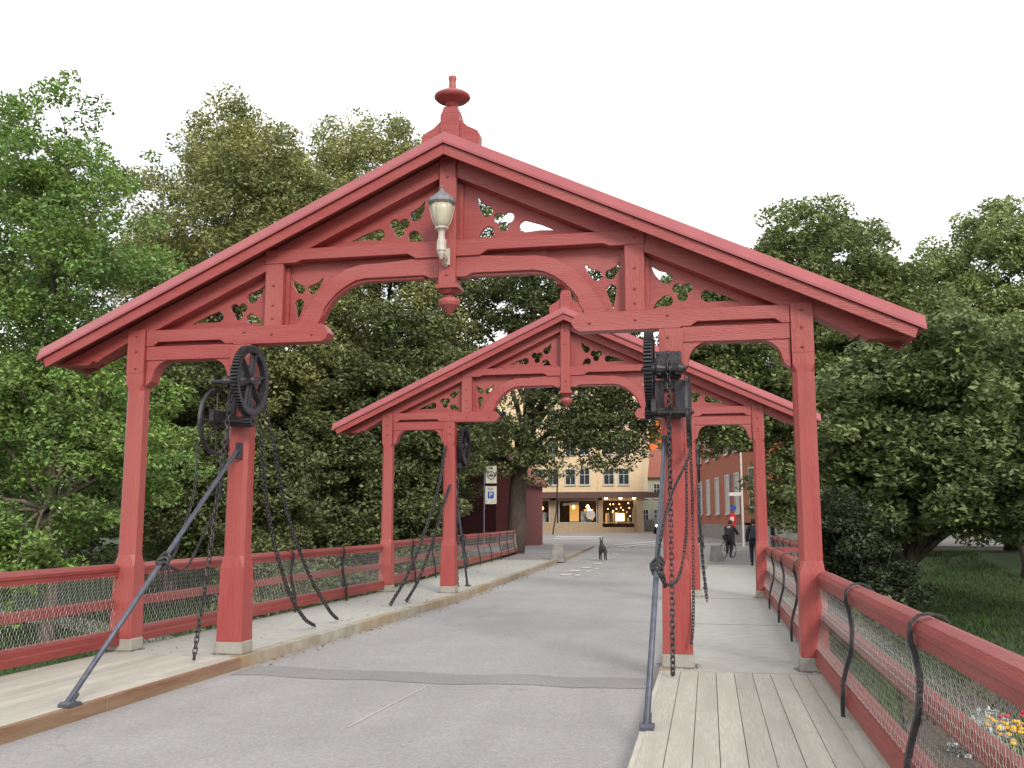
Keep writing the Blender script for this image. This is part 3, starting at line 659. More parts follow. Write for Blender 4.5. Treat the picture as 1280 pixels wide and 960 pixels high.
chain([(2.80, 10.55, 2.2), (2.79, 10.3, 1.5), (2.72, 9.9, 1.05), (2.62, 9.3, 1.0), (2.56, 9.0, 1.12)], .036, .0055, 'thin hand chain sagging to the knot on right brace rod', G)
# brace rods
def rod(top, foot, label, grp):
    t, f_ = Vector(top), Vector(foot)
    root = empty('brace_rod', f_, label, 'brace rod', grp)
    b = MB(); b.tube([t-f_, Vector((0, 0, .03))], .026, 10); b.build('rod', STEEL, root, smooth=True)
    b = MB(); d = (t-f_).normalized(); b.tube([Vector((0, 0, .0))+d*.02, d*.16], .034, 8)
    b.prism([(-.05, -.0), (-.05, .03), (-.02, .045), (.12, .03), (.16, .0)], -.055, .055, 'yz'); b.v = [(x, -y, z) if False else (x, y, z) for x, y, z in b.v]
    b.build('foot', STEEL, root, bevel=.004)
    q = t-f_; b = MB(); b.box(q.x-.035, q.x+.035, q.y-.02, q.y+.05, q.z-.13, q.z+.07); b.box(q.x-.022, q.x+.022, q.y-.045, q.y-.02, q.z-.05, q.z+.03); b.build('post_bracket', IRON, root, bevel=.008)
    # chain wrapped round the rod
    kq = d*( (1.16-f_.z)/d.z ); b = MB()
    for i in range(3):
        pts = []
        for k in range(11):
            a = 2*math.pi*k/10; side = d.orthogonal().normalized(); s2 = d.cross(side)
            pts.append(kq+d*(-.05+.05*i)+side*math.cos(a)*(.045+.01*i)+s2*math.sin(a)*.05+d*math.sin(a*2+i)*.03)
        b.tube(pts, [.016+.006*(k % 2) for k in range(11)], 6)
    b.tube([kq+Vector((.03, .02, -.02)), kq+Vector((.06, .03, -.09)), kq+Vector((.07, .05, -.19))], [.022, .016, .020], 6)
    b.build('chain_knot', CHAIN, root)
rod((-2.60, 10.96, 2.46), (-2.43, 7.70, 0.0), 'long grey steel rod bracing near inner left post to the deck', 'grey steel brace rods')
rod((2.56, 10.96, 2.46), (2.51, 7.79, 0.0), 'long grey steel rod bracing near inner right post to the deck', 'grey steel brace rods')
rod((-2.6, 21.38, 2.4), (-2.72, 23.1, 0.0), 'dark steel rod standing behind far inner left post', 'grey steel brace rods')
rod((2.75, 21.38, 2.4), (2.9, 23.5, 0.0), 'dark steel rod standing behind far inner right post', 'grey steel brace rods')
# ================================================================ RAILINGS
def resample(path, ts):
    P = [Vector(p) for p in path]; L_ = [0]
    for a, c in zip(P, P[1:]): L_.append(L_[-1]+(c-a).length)
    out = []
    for t in ts:
        j = 0
        while j < len(L_)-2 and L_[j+1] < t: j += 1
        u = (t-L_[j])/(L_[j+1]-L_[j]); d = (P[j+1]-P[j]).normalized(); out.append((P[j].lerp(P[j+1], u), Vector((d.y, -d.x))))
    return out, L_[-1]
def railing(path, side, stan, label, group, cell=.05, x_off=0, dz=0):
    """path walked in +y; side=+1: outward is to the right"""
    root = empty('bridge_railing', (path[0][0], path[0][1], dz), label, 'railing', group)
    o = Vector(path[0]); loc = [tuple(Vector(p)-o) for p in path]
    def sw(prof): return [(u*side, z) for u, z in prof]
    b = MB(); b.sweep(sw([(.03, .895), (.03, .955), (.018, .965), (.018, 1.0), (.05, 1.035), (.11, 1.05), (.17, 1.035), (.20, .99), (.20, .965), (.16, .955), (.16, .895)]), loc); b.build('top_rail', REDRAIL, root)
    b = MB(); b.sweep(sw([(.085, .50), (.075, .51), (.075, .605), (.095, .62), (.15, .62), (.15, .50)]), loc); b.build('mid_rail', REDRAIL, root)
    b = MB(); b.sweep(sw([(-.035, .075), (-.035, .155), (-.022, .165), (-.022, .225), (.0, .255), (.10, .255), (.10, .075)]), loc); b.build('bottom_rail', REDRAIL, root)
    P, LT = resample(loc, stan)
    for p, nr in P:
        nr = nr*side; t = Vector((-nr.y, nr.x))
        prof = [(-.055, -.16), (-.055, .10), (-.045, .26), (-.015, .38), (.022, .50), (.042, .62), (.045, .74), (.025, .86), (.005, .92), (.0, 1.02), (.05, 1.065), (.11, 1.075), (.18, 1.06), (.225, 1.01)]
        v = []
        for i, (u, z) in enumerate(prof):
            a = prof[max(0, i-1)]; c = prof[min(len(prof)-1, i+1)]; dd = Vector((c[0]-a[0], c[1]-a[1])).normalized(); nn = Vector((-dd.y, dd.x))*(.016 if i < 9 else .007)
            for ds, ww in ((-1, -1), (-1, 1), (1, 1), (1, -1)):
                q = p+nr*(u-.01*(i < 9)+nn.x*ds)+t*ww*.022; v.append((q.x, q.y, z+nn.y*ds))
        n = len(prof); f = [(i*4+k, i*4+(k+1) % 4, i*4+4+(k+1) % 4, i*4+4+k) for i in range(n-1) for k in range(4)]+[(3, 2, 1, 0), tuple((n-1)*4+k for k in range(4))]
        b = MB(); b.add(v, f); b.build('iron_stanchion', IRON, root)
    # hexagonal wire netting between stanchions
    cuts = [0]+list(stan)+[LT]
    for a, c in zip(cuts, cuts[1:]):
        if c-a < .3: continue
        rows = int(.66/cell/.86); cols = int((c-a)/cell)
        def pt(i, j):   # brick grid -> hex
            t = a+(i*.5)*cell+ .0; v_ = j/rows
            z = .25+.66*v_; u = float(np.interp(v_, [0, .35, .7, 1], [-.018, .028, .055, .022]))
            return t, u, z
        b = MB(); wv = []; wf = []
        segs = []
        for j in range(rows):
            for i in range(cols*2):
                if (i+j) % 2 == 0: # zigzag up
                    segs.append(((i, j+.0), (i+1, j+.33)))
                else: segs.append(((i, j+.33), (i+1, j+.0)))
                if (i+j) % 2 == 1: segs.append(((i, j+.33), (i, j+1.0)))
        ts = []
        for (i0, j0), (i1, j1) in segs:
            q = []
            for i_, j_ in ((i0, j0), (i1, j1)):
                v_ = min(1, j_/rows); t = a+i_*.5*cell+.006*math.sin(i_*1.7+j_*2.3); z = .25+.66*v_+.004*math.sin(i_*.9+j_)
                u = float(np.interp(v_, [0, .35, .7, 1], [-.018, .028, .055, .022])); q.append((t, u, z))
            ts.append(q)
        flat = [q[0] for q in ts for q in (q,)]+[q[1] for q in ts]
        PP, _ = resample(loc, [min(LT-1e-4, q[0]) for q in flat])
        pts = [Vector((*(p+nr*side*q[1]), q[2])) for (p, nr), q in zip(PP, flat)]
        n = len(ts); wr = .0017
        for k in range(n):
            A, B = pts[k], pts[n+k]; d = (B-A).normalized(); e1 = Vector((1, 0, 0)); e1 = (e1-d*e1.dot(d)).normalized(); e2 = d.cross(e1)
            o_ = len(wv)
            for Q in (A, B):
                for an in (0, 2.094, 4.189): wv.append(tuple(Q+(e1*math.cos(an)+e2*math.sin(an))*wr))
            wf += [(o_, o_+1, o_+4, o_+3), (o_+1, o_+2, o_+5, o_+4), (o_+2, o_, o_+3, o_+5)]
        me = bpy.data.meshes.new('wire_netting'); me.from_pydata(wv, [], wf); me.materials.append(WIRE)
        ob = bpy.data.objects.new('wire_netting', me); COL.objects.link(ob); ob.parent = root
    return root
GR = 'red and wire bridge railings'
railing([(4.12, 1.2), (4.12, 10.98)], 1, [2.15, 4.75, 7.4], 'near right railing from the camera to the first gateway post', GR, .05)
railing([(4.12, 11.36), (4.12, 20.95)], 1, [2.3, 4.7, 7.1], 'right railing between the two red gateways', GR, .06)
railing([(5.0, 21.3), (5.1, 36)], 1, [2.4, 4.9, 7.4, 9.9, 12.4], 'right railing beyond the far gateway, set farther out', GR, .09)
railing([(-4.12, 3.0), (-4.12, 10.98)], -1, [.6, 3.0], 'near left railing before the first gateway post', GR, .05)
railing([(-4.12, 11.36), (-4.12, 20.95)], -1, [2.4, 4.75, 7.2], 'left railing between the two red gateways', GR, .06)
railing([(-4.12, 21.36), (-4.3, 24), (-4.75, 30), (-5.2, 38), (-5.7, 44), (-6.1, 47)], -1, [2.4, 4.9, 7.4, 9.9, 12.4, 14.9, 17.4, 19.9, 22.4, 24.9], 'long left railing curving away beyond the far gateway', GR, .10, dz=.05)
cr_ = empty('cross_rail', (4.25, 21.1, 0), 'short red rail running outward beside far right outer post', 'railing')
b = MB(); b.box(0, .80, -.05, .05, .93, 1.03); b.build('top_rail', REDRAIL, cr_); b = MB(); b.box(0, .80, -.03, .03, .5, .6); b.build('mid_rail', REDRAIL, cr_)
b = MB(); b.box(.75, .83, -.06, .04, -.1, .93); b.build('end_post', REDRAIL, cr_)
# ================================================================ STREET FURNITURE
def bollard(x, y, label):
    b = MB(); z = 0
    v = [(-.30, -.25, -.1), (.30, -.25, -.1), (.30, .25, -.1), (-.30, .25, -.1), (-.20, -.17, .62), (.20, -.17, .62), (.20, .17, .62), (-.20, .17, .62)]
    b.add(v, [(0, 3, 2, 1), (4, 5, 6, 7), (0, 1, 5, 4), (1, 2, 6, 5), (2, 3, 7, 6), (3, 0, 4, 7)])
    return tag(b.build('stone_bollard', STONE, bevel=.03, loc=(x, y, z)), label, 'bollard', 'squat stone bollards at the bridge end')
bollard(-2.98, 39.2, 'squat stone bollard at left kerb behind the dog'); 
bollard(3.28, 38.9, 'squat stone bollard on right walkway beside the cyclist')
# zone sign post
sp = empty('parking_sign', (-7.15, 44, -.1), 'two pale parking signs on a grey pole by the big trunk', 'sign')
MB().tube([(0, 0, -.5), (0, 0, 4.3)], .04, 8).build('pole', STEEL, sp)
b = MB(); b.box(.08, .60, -.05, -.03, 3.35, 4.15); top = b.build('zone_plate', SIGNW, sp, bevel=.004)
b = MB(); n = 28; v = []
for r_ in (.15, .20):
    for k in range(n): a = 2*math.pi*k/n; v.append((.34+r_*math.cos(a), -.056, 3.72+r_*math.sin(a)))
b.add(v, [(k, (k+1) % n, n+(k+1) % n, n+k) for k in range(n)]); b.add([(.22, -.056, 3.66), (.46, -.056, 3.66), (.46, -.056, 3.72), (.42, -.056, 3.72), (.38, -.056, 3.78), (.29, -.056, 3.78), (.25, -.056, 3.72), (.22, -.056, 3.72)], [tuple(range(8))])
b.build('grey_ring_symbol', GREYT, top)
b = MB(); b.box(.06, .60, -.05, -.03, 2.40, 3.22); low = b.build('parking_plate', SIGNW, sp, bevel=.004)
b = MB(); b.box(.19, .47, -.058, -.05, 2.66, 2.97); b.build('blue_square', BLUE, low)
b = MB(); b.lathe((.13, -.056, 2.52), [(.03, 0), (.03, .004)], 10, 'y'); b.build('dot_symbol', GREYT, low)
def text(s_, name, size, loc, m, parent, rx=R(90), rz=0):
    cu = bpy.data.curves.new('t', 'FONT'); cu.body = s_; cu.size = size; cu.extrude = .002; cu.align_x = 'CENTER'; cu.align_y = 'CENTER'
    t = bpy.data.objects.new('t', cu); COL.objects.link(t); dg = bpy.context.evaluated_depsgraph_get(); dg.update()
    me = bpy.data.meshes.new_from_object(t.evaluated_get(dg)); bpy.data.objects.remove(t); me.name = name; me.materials.clear(); me.materials.append(m)
    o = bpy.data.objects.new(name, me); COL.objects.link(o); o.location = loc; o.rotation_euler = (rx, 0, rz); o.parent = parent; return o
text('P', 'letter', .30, (.33, -.062, 2.815), WHITE, low); text('Sone', 'lettering', .14, (.33, -.054, 3.10), GREYT, low)
# post box with sign above, on a plinth wall corner
pb = empty('post_box', (4.40, 61.0, 0), 'red box with white notice below a small blue sign by the brick building', 'post box')
b = MB(); b.box(-.20, .20, -.15, .15, .95, 1.95); bx_ = b.build('box', REDC, pb, bevel=.03)
b = MB(); b.box(-.11, .11, -.165, -.152, 1.50, 1.76); b.build('notice', WHITE, bx_); MB().box(-.04, .04, -.04, .04, -.2, 4.4).build('pole', STEEL, pb)
b = MB(); b.lathe((.12, -.06, 2.3), [(.16, 0), (.16, .02)], 16, 'y'); b.build('blue_sign', BLUE, pb)
b = MB(); b.box(-.12, .14, -.1, .12, 0, .95); b.build('leg', IRON, pb)
lp = empty('street_sign_pole', (5.0, 59.6, 0), 'pale slim pole with a small side sign in front of brick wall', 'sign pole')
b = MB(); b.tube([(.0, 0, -.2), (0, 0, 5.6)], [.07, .05], 8); b.build('pole', WHITE, lp)
b = MB(); b.box(-.75, -.03, -.02, .02, 3.0, 3.2); b.build('name_plate', WHITE, lp)
bp_ = empty('bollard_post', (6.1, 50, -.2), 'dark green post with white cap behind far right outer post', 'bollard')
b = MB(); b.lathe((0, 0, 0), [(.16, 0), (.16, .2), (.11, .28), (.11, 1.45), (.14, 1.5)], 12); b.build('shaft', mat('dark_green_metal', (.01, .03, .03, 1)), bp_)
b = MB(); b.lathe((0, 0, 0), [(.13, 1.5), (.14, 1.62), (.09, 1.78), (.02, 1.82)], 12); b.build('cap', WHITE, bp_)
def thin_post(x, y, z0, h, label):
    b = MB(); b.tube([(0, 0, 0), (0, 0, h)], .05, 8); b.lathe((0, 0, h), [(.07, 0), (.07, .06), (.02, .1)], 8)
    tag(b.build('marker_post', IRON, loc=(x, y, z0)), label, 'post')
thin_post(15.3, 61, -.6, 2.3, 'thin black post at the far edge of the lawn')
# leaning thin dark pole by the shop
b = MB(); b.tube([(0, 0, 0), (.35, 0, 2.2), (.45, 0, 4.6), (.1, 0, 7.5)], .07, 6)
tag(b.build('leaning_pole', IRON, loc=(-10.6, 86, .2)), 'thin dark leaning pole in front of the left shop windows', 'pole')
def lamp_post(x, y, z, h, label, lit=True):
    r_ = empty('street_lamp', (x, y, z), label, 'street lamp')
    MB().tube([(0, 0, 0), (0, 0, h)], [.07, .045], 8).build('pole', IRON, r_)
    MB().lathe((0, 0, h), [(.05, 0), (.20, .12), (.24, .3), (.16, .46), (.03, .5)], 10).build('lamp_head', WARMB if lit else LAMPG, r_)
lamp_post(11.9, 54, -.5, 3.2, 'lit orange street lamp glowing through the chestnut leaves')
# ---------------------------------------------------------------- people, bicycle, dog
def skin_fig(name, joints, edges, m, parent=None, sub=2, loc=(0, 0, 0), rz=0):
    """joints: dict name->((x,y,z), radius); first is root"""
    ks = list(joints); me = bpy.data.meshes.new(name); me.from_pydata([joints[k][0] for k in ks], [(ks.index(a), ks.index(c)) for a, c in edges], [])
    t = bpy.data.objects.new(name, me); COL.objects.link(t)
    md = t.modifiers.new('s', 'SKIN'); md.branch_smoothing = .4
    sv = me.skin_vertices[0].data
    for i, k in enumerate(ks):
        rr = joints[k][1]; sv[i].radius = (rr, rr) if not hasattr(rr, '__len__') else rr; sv[i].use_root = (i == 0)
    sb = t.modifiers.new('u', 'SUBSURF'); sb.levels = sub; sb.render_levels = sub
    dg = bpy.context.evaluated_depsgraph_get(); dg.update()
    m2 = bpy.data.meshes.new_from_object(t.evaluated_get(dg)); bpy.data.objects.remove(t)
    m2.name = name; m2.materials.clear(); m2.materials.append(m); m2.polygons.foreach_set('use_smooth', [True]*len(m2.polygons))
    o = bpy.data.objects.new(name, m2); COL.objects.link(o); o.parent = parent; o.location = loc; o.rotation_euler.z = rz
    return o
BODY_E = [('pelvis', 'waist'), ('waist', 'chest'), ('chest', 'neck'), ('neck', 'head0'), ('head0', 'head1'), ('chest', 'shL'), ('shL', 'elL'), ('elL', 'wrL'), ('chest', 'shR'), ('shR', 'elR'), ('elR', 'wrR'),
          ('pelvis', 'hipL'), ('hipL', 'knL'), ('knL', 'anL'), ('anL', 'toL'), ('pelvis', 'hipR'), ('hipR', 'knR'), ('knR', 'anR'), ('anR', 'toR')]
def hand(b, wr, d, side):
    wr = Vector(wr); d = Vector(d).normalized(); a = Vector((0, 1, 0)) if abs(d.y) < .8 else Vector((0, 0, 1)); a = (a-d*a.dot(d)).normalized(); c = d.cross(a)
    b.tube([wr-d*.01, wr+d*.04, wr+d*.09], [.022, .038, .034], 8)
    for i, L_ in enumerate((.065, .078, .072, .055)):
        o_ = wr+d*.085+a*(.027-.018*i); b.tube([o_, o_+d*L_*.55+c*.004*side, o_+d*L_*.9+c*.02*side], [.0095, .009, .006], 6)
    o_ = wr+d*.03+a*.03; b.tube([o_, o_+d*.03+a*.028, o_+d*.065+a*.034], [.012, .011, .008], 6)
def person(loc, rz, J, label, jacket, trousers, bag=None):
    root = empty('person', loc, label, 'person', rz=rz)
    body = skin_fig('body', J, BODY_E, SKIN, root)
    def grow(ks, d): return {k: (J[k][0], (J[k][1][0]+d, J[k][1][1]+d) if hasattr(J[k][1], '__len__') else J[k][1]+d) for k in ks}
    jk = ['waist', 'neck', 'chest', 'shL', 'elL', 'wrL', 'shR', 'elR', 'wrR', 'pelvis']
    JJ = grow(jk, .034); skin_fig('jacket', JJ, [('waist', 'chest'), ('chest', 'neck'), ('chest', 'shL'), ('shL', 'elL'), ('elL', 'wrL'), ('chest', 'shR'), ('shR', 'elR'), ('elR', 'wrR'), ('waist', 'pelvis')], jacket, root)
    tk = ['pelvis', 'hipL', 'knL', 'anL', 'hipR', 'knR', 'anR']
    TT = grow(tk, .016); skin_fig('trousers', TT, [('pelvis', 'hipL'), ('hipL', 'knL'), ('knL', 'anL'), ('pelvis', 'hipR'), ('hipR', 'knR'), ('knR', 'anR')], trousers, root)
    for s_ in 'LR':
        a, t = Vector(J['an'+s_][0]), Vector(J['to'+s_][0]); d = (t-a); b = MB(); b.tube([a+Vector((0, 0, -.03))-d*.3, a+d*.3+Vector((0, 0, -.035)), t+Vector((0, 0, -.0))+d*.15], [.045, .048, .03], 8); b.build('shoe', RUBBER, root, smooth=True)
        b = MB(); w_ = Vector(J['wr'+s_][0]); hand(b, w_, w_-Vector(J['el'+s_][0]), 1 if s_ == 'L' else -1); b.build('hand', SKIN, root, smooth=True)
    h0, h1 = Vector(J['head0'][0]), Vector(J['head1'][0]); hc = h0.lerp(h1, .55)
    b = MB(); b.lathe(hc+Vector((0, -.018, .015)), [(.03, -.115), (.085, -.08), (.10, -.02), (.104, .04), (.085, .09), (.04, .12)], 14); b.build('hair', HAIR, root, smooth=True)
    fb = MB(); f_ = Vector((0, 1, 0))
    fb.tube([hc+f_*.085+Vector((0, 0, .0)), hc+f_*.118+Vector((0, 0, -.035)), hc+f_*.09+Vector((0, 0, -.045))], [.010, .016, .010], 6)
    for sx in (-1, 1): fb.lathe(hc+Vector((sx*.092, 0, -.02)), [(.012, -.03), (.02, 0), (.012, .03)], 8)
    fb.build('face', SKIN, root, smooth=True)
    eb = MB()
    for sx in (-1, 1): eb.lathe(hc+Vector((sx*.034, .088, 0)), [(.006, -.010), (.013, 0), (.006, .010)], 8)
    eb.build('eyes', HAIR, root)
    if bag:
        b = MB(); c_ = Vector(J['chest'][0]).lerp(Vector(J['waist'][0]), .45)
        b.add([c_+Vector((x, y-.20, z)) for x, y, z in [(-.14, -.06, -.22), (.14, -.06, -.22), (.14, .07, -.22), (-.14, .07, -.22), (-.12, -.03, .2), (.12, -.03, .2), (.12, .07, .2), (-.12, .07, .2)]], [(0, 3, 2, 1), (4, 5, 6, 7), (0, 1, 5, 4), (1, 2, 6, 5), (2, 3, 7, 6), (3, 0, 4, 7)])
        b.build('backpack', bag, root, bevel=.03)
    return root
WALKJ = {'pelvis': ((0, 0, .95), (.15, .12)), 'waist': ((0, .01, 1.10), (.135, .10)), 'chest': ((0, .02, 1.34), (.165, .115)), 'neck': ((0, .03, 1.50), .055), 'head0': ((0, .045, 1.57), .082), 'head1': ((0, .05, 1.68), .085),
         'shL': ((-.19, .02, 1.42), .058), 'elL': ((-.25, -.05, 1.14), .042), 'wrL': ((-.25, .02, .88), .028), 'shR': ((.19, .02, 1.42), .058), 'elR': ((.24, -.06, 1.14), .042), 'wrR': ((.25, .05, .90), .028),
         'hipL': ((-.09, .0, .88), .095), 'knL': ((-.09, .10, .50), .062), 'anL': ((-.09, .02, .10), .042), 'toL': ((-.09, .17, .05), .035), 'hipR': ((.09, 0, .88), .095), 'knR': ((.09, .03, .49), .062), 'anR': ((.09, -.22, .13), .042), 'toR': ((.09, -.10, .05), .035)}
pd_ = person((4.55, 35.3, 0.0), R(4), WALKJ, 'person in dark jacket and trousers walking away with small backpack beside far right post', BLACK, JEANS, mat('dark_bag', (.02, .03, .05, 1))); pd_.scale = (.93, .93, .93)
BIKEJ = {'pelvis': ((0, -.12, .98), (.14, .12)), 'waist': ((0, -.03, 1.12), (.135, .10)), 'chest': ((0, .17, 1.33), (.16, .115)), 'neck': ((0, .26, 1.46), .055), 'head0': ((0, .32, 1.52), .082), 'head1': ((0, .35, 1.63), .085),
         'shL': ((-.19, .20, 1.39), .056), 'elL': ((-.25, .40, 1.18), .04), 'wrL': ((-.25, .58, 1.06), .028), 'shR': ((.19, .20, 1.39), .056), 'elR': ((.25, .40, 1.18), .04), 'wrR': ((.25, .58, 1.06), .028),
         'hipL': ((-.09, -.08, .93), .09), 'knL': ((-.10, .22, .66), .06), 'anL': ((-.10, .06, .32), .04), 'toL': ((-.10, .20, .26), .034), 'hipR': ((.09, -.08, .93), .09), 'knR': ((.10, .12, .52), .06), 'anR': ((.10, -.05, .14), .04), 'toR': ((.10, .10, .09), .034)}
BXY = (3.80, 42.2)
cy_ = person((BXY[0], BXY[1], -.02), R(-22), BIKEJ, 'cyclist in black clothes riding away past the right bollard', BLACK, JEANS)
cy_.scale = (.93, .93, .93)
bk = empty('bicycle', (BXY[0], BXY[1], -.0), 'dark bicycle with thin wheels under the rider near right bollard', 'bicycle', rz=R(-22))
for yy in (-.50, .54):
    b = MB(); pts = [(0, yy+.33*math.cos(2*math.pi*k/24), .34+.33*math.sin(2*math.pi*k/24)) for k in range(25)]; b.tube(pts, .018, 6, caps=False); wl = b.build('wheel', RUBBER, bk)
    b = MB()
    for k in range(10): a = 2*math.pi*k/10; b.tube([(0, yy, .34), (0, yy+.32*math.cos(a), .34+.32*math.sin(a))], .003, 4)
    b.build('spokes', STEEL, wl)
b = MB()
for a, c in (((0, -.50, .34), (0, -.02, .28)), ((0, -.02, .28), (0, -.16, .84)), ((0, -.16, .80), (0, .38, .80)), ((0, -.02, .28), (0, .40, .72)), ((0, -.50, .34), (0, -.16, .80)), ((0, .54, .34), (0, .38, .92))): b.tube([a, c], .016, 6)
b.build('frame', IRON, bk); MB().tube([(-.27, .50, 1.02), (-.1, .40, .97), (.1, .40, .97), (.27, .50, 1.02)], .013, 6).build('handlebar', IRON, bk)
b = MB(); b.lathe((0, -.18, .84), [(.05, 0), (.09, .03), (.07, .06)], 8); b.build('saddle', RUBBER, bk)
# person in red and white beyond the rider: a pole with striped barrier leaning at the corner
# dog seen from behind, head up
DOGJ = {'pelvis': ((0, -.28, .56), (.115, .125)), 'loin': ((0, -.05, .55), (.10, .115)), 'rib': ((0, .20, .53), (.12, .155)), 'chest': ((0, .36, .55), (.11, .145)), 'neck': ((0, .48, .70), .085), 'head': ((0, .56, .82), .078), 'muz': ((0, .70, .79), .045), 'nose': ((0, .78, .775), .030),
        'tail0': ((0, -.42, .56), .035), 'tail1': ((0.03, -.54, .42), .032), 'tail2': ((.05, -.58, .26), .018),
        'fsL': ((-.09, .34, .42), .06), 'feL': ((-.10, .30, .26), .036), 'fwL': ((-.10, .36, .14), .027), 'fpL': ((-.10, .40, .035), .030), 'fsR': ((.09, .34, .42), .06), 'feR': ((.10, .26, .27), .036), 'fwR': ((.10, .20, .15), .027), 'fpR': ((.10, .26, .035), .030),
        'hhL': ((-.09, -.26, .44), .085), 'hkL': ((-.10, -.15, .32), .052), 'hoL': ((-.10, -.34, .20), .030), 'hpL': ((-.10, -.30, .035), .030), 'hhR': ((.09, -.30, .44), .085), 'hkR': ((.10, -.26, .31), .052), 'hoR': ((.10, -.46, .19), .030), 'hpR': ((.10, -.46, .035), .030)}
DE = [('pelvis', 'loin'), ('loin', 'rib'), ('rib', 'chest'), ('chest', 'neck'), ('neck', 'head'), ('head', 'muz'), ('muz', 'nose'), ('pelvis', 'tail0'), ('tail0', 'tail1'), ('tail1', 'tail2')]
for s_ in 'LR': DE += [('chest', 'fs'+s_), ('fs'+s_, 'fe'+s_), ('fe'+s_, 'fw'+s_), ('fw'+s_, 'fp'+s_), ('pelvis', 'hh'+s_), ('hh'+s_, 'hk'+s_), ('hk'+s_, 'ho'+s_), ('ho'+s_, 'hp'+s_)]
dg_ = empty('dog', (-1.40, 41.4, -.13), 'dark shaggy dog with pricked ears alone on the roadway', 'dog', rz=R(12))
skin_fig('body', DOGJ, DE, FUR, dg_)
b = MB()
for sx in (-1, 1): b.tube([(sx*.045, .53, .87), (sx*.055, .53, .93), (sx*.058, .535, .985)], [.032, .024, .006], 6)
b.build('ears', FUR, dg_)
# ================================================================ BUILDINGS
def win(parent, x, z, w_, h, y, frame=WFRAME, glass=GLASSD, bars=True, fw_=.09, axis='x', name='window'):
    """window in a wall whose front is at local y"""
    b = MB()
    for x0, x1, z0, z1 in ((x-w_/2-fw_, x-w_/2, z-fw_, z+h+fw_), (x+w_/2, x+w_/2+fw_, z-fw_, z+h+fw_), (x-w_/2, x+w_/2, z-fw_, z), (x-w_/2, x+w_/2, z+h, z+h+fw_)):
        b.box(x0, x1, y-.06, y+.05, z0, z1)
    if bars: b.box(x-.025, x+.025, y-.03, y+.02, z, z+h); b.box(x-w_/2, x+w_/2, y-.032, y+.02, z+h*.62, z+h*.62+.05)
    f = b.build(name, frame, parent)
    b = MB(); b.box(x-w_/2, x+w_/2, y-.004, y+.02, z, z+h); b.build('pane', glass, f)
    b = MB(); b.box(x-w_/2-fw_-.05, x+w_/2+fw_+.05, y-.13, y-.062, z-fw_-.06, z-fw_); b.build('sill', frame, f)
    return f
# --- yellow apartment house with shops
YB = empty('apartment_house', (-14.6, 95.2, .30), 'tall yellow apartment house with lit shop windows under brown canopy', 'building')
W_ = 11.4
b = MB(); b.box(-6, W_, 0, 12, 3.95, 16.5); b.build('wall', YELLOW, YB)
for i, xw in enumerate((-4.4, -2.6, .75, 1.9, 3.9, 5.35, 8.0, 9.35)):
    for fl in range(4):
        xw2 = {0: xw}.get(0)
        win(YB, {2: 1.15, 3: 2.6, 4: 4.35, 5: 5.75, 6: 8.15, 7: 9.6}.get(i, xw), 4.72+fl*2.95, .92, 1.45, 0)
b = MB(); b.prism([(-.5, 16.5), (12.5, 16.5), (6, 20)], -6.4, W_+.4, 'yz'); b.build('roof', ROOFT, YB)
b = MB(); b.box(3.05, 3.25, -.06, -.002, 3.95, 16.4); b.box(7.0, 7.1, -.06, -.002, 3.95, 16.4); b.build('pilaster', YELLOW, YB)
b = MB(); b.box(-6.0, 12.9, -1.25, .0, 3.45, 3.75); b.box(-6.0, 12.95, -1.30, -1.25, 3.35, 3.90); b.box(-6, 12.0, -.9, 0, 3.75, 3.95); b.build('canopy', BROWN, YB)
b = MB()
for x0, x1 in ((-6, -.1), (2.25, 2.95), (7.05, 7.45), (10.55, 11.4)): b.box(x0, x1, 0, .3, 0, 3.44)
b.box(-.1, 2.25, .0, .3, 0, .95); b.box(2.95, 7.05, 0, .3, 0, .95); b.box(7.45, 10.55, 0.0, .3, 0, .55); b.box(-.1, 10.55, .0, .3, 3.18, 3.44); b.box(10.9, 11.5, -1.0, -.5, 0, 3.3)
b.build('shop_front', BEIGE, YB)
b = MB(); b.box(-6, 12.6, -1.8, -.001, -.35, .12); b.build('step', BEIGE, YB)
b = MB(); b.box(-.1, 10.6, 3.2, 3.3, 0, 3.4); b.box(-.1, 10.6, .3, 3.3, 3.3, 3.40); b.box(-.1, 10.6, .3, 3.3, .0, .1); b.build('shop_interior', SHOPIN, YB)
for x0, x1, z0 in ((-.1, 2.25, .95), (3.15, 6.95, .95), (7.45, 10.55, .95)):
    b = MB(); fr = .07
    b.box(x0, x0+fr, -.03, .08, z0, 3.18); b.box(x1-fr, x1, -.03, .08, z0, 3.18); b.box(x0, x1, -.031, .08, z0, z0+fr); b.box(x0, x1, -.031, .08, 3.18-fr, 3.18)
    f = b.build('shop_window', WFRAME if x0 < 7 else BEIGE, YB)
    b = MB(); b.box(x0+fr, x1-fr, .02, .03, z0+fr, 3.18-fr); b.build('pane', GLASS, f)
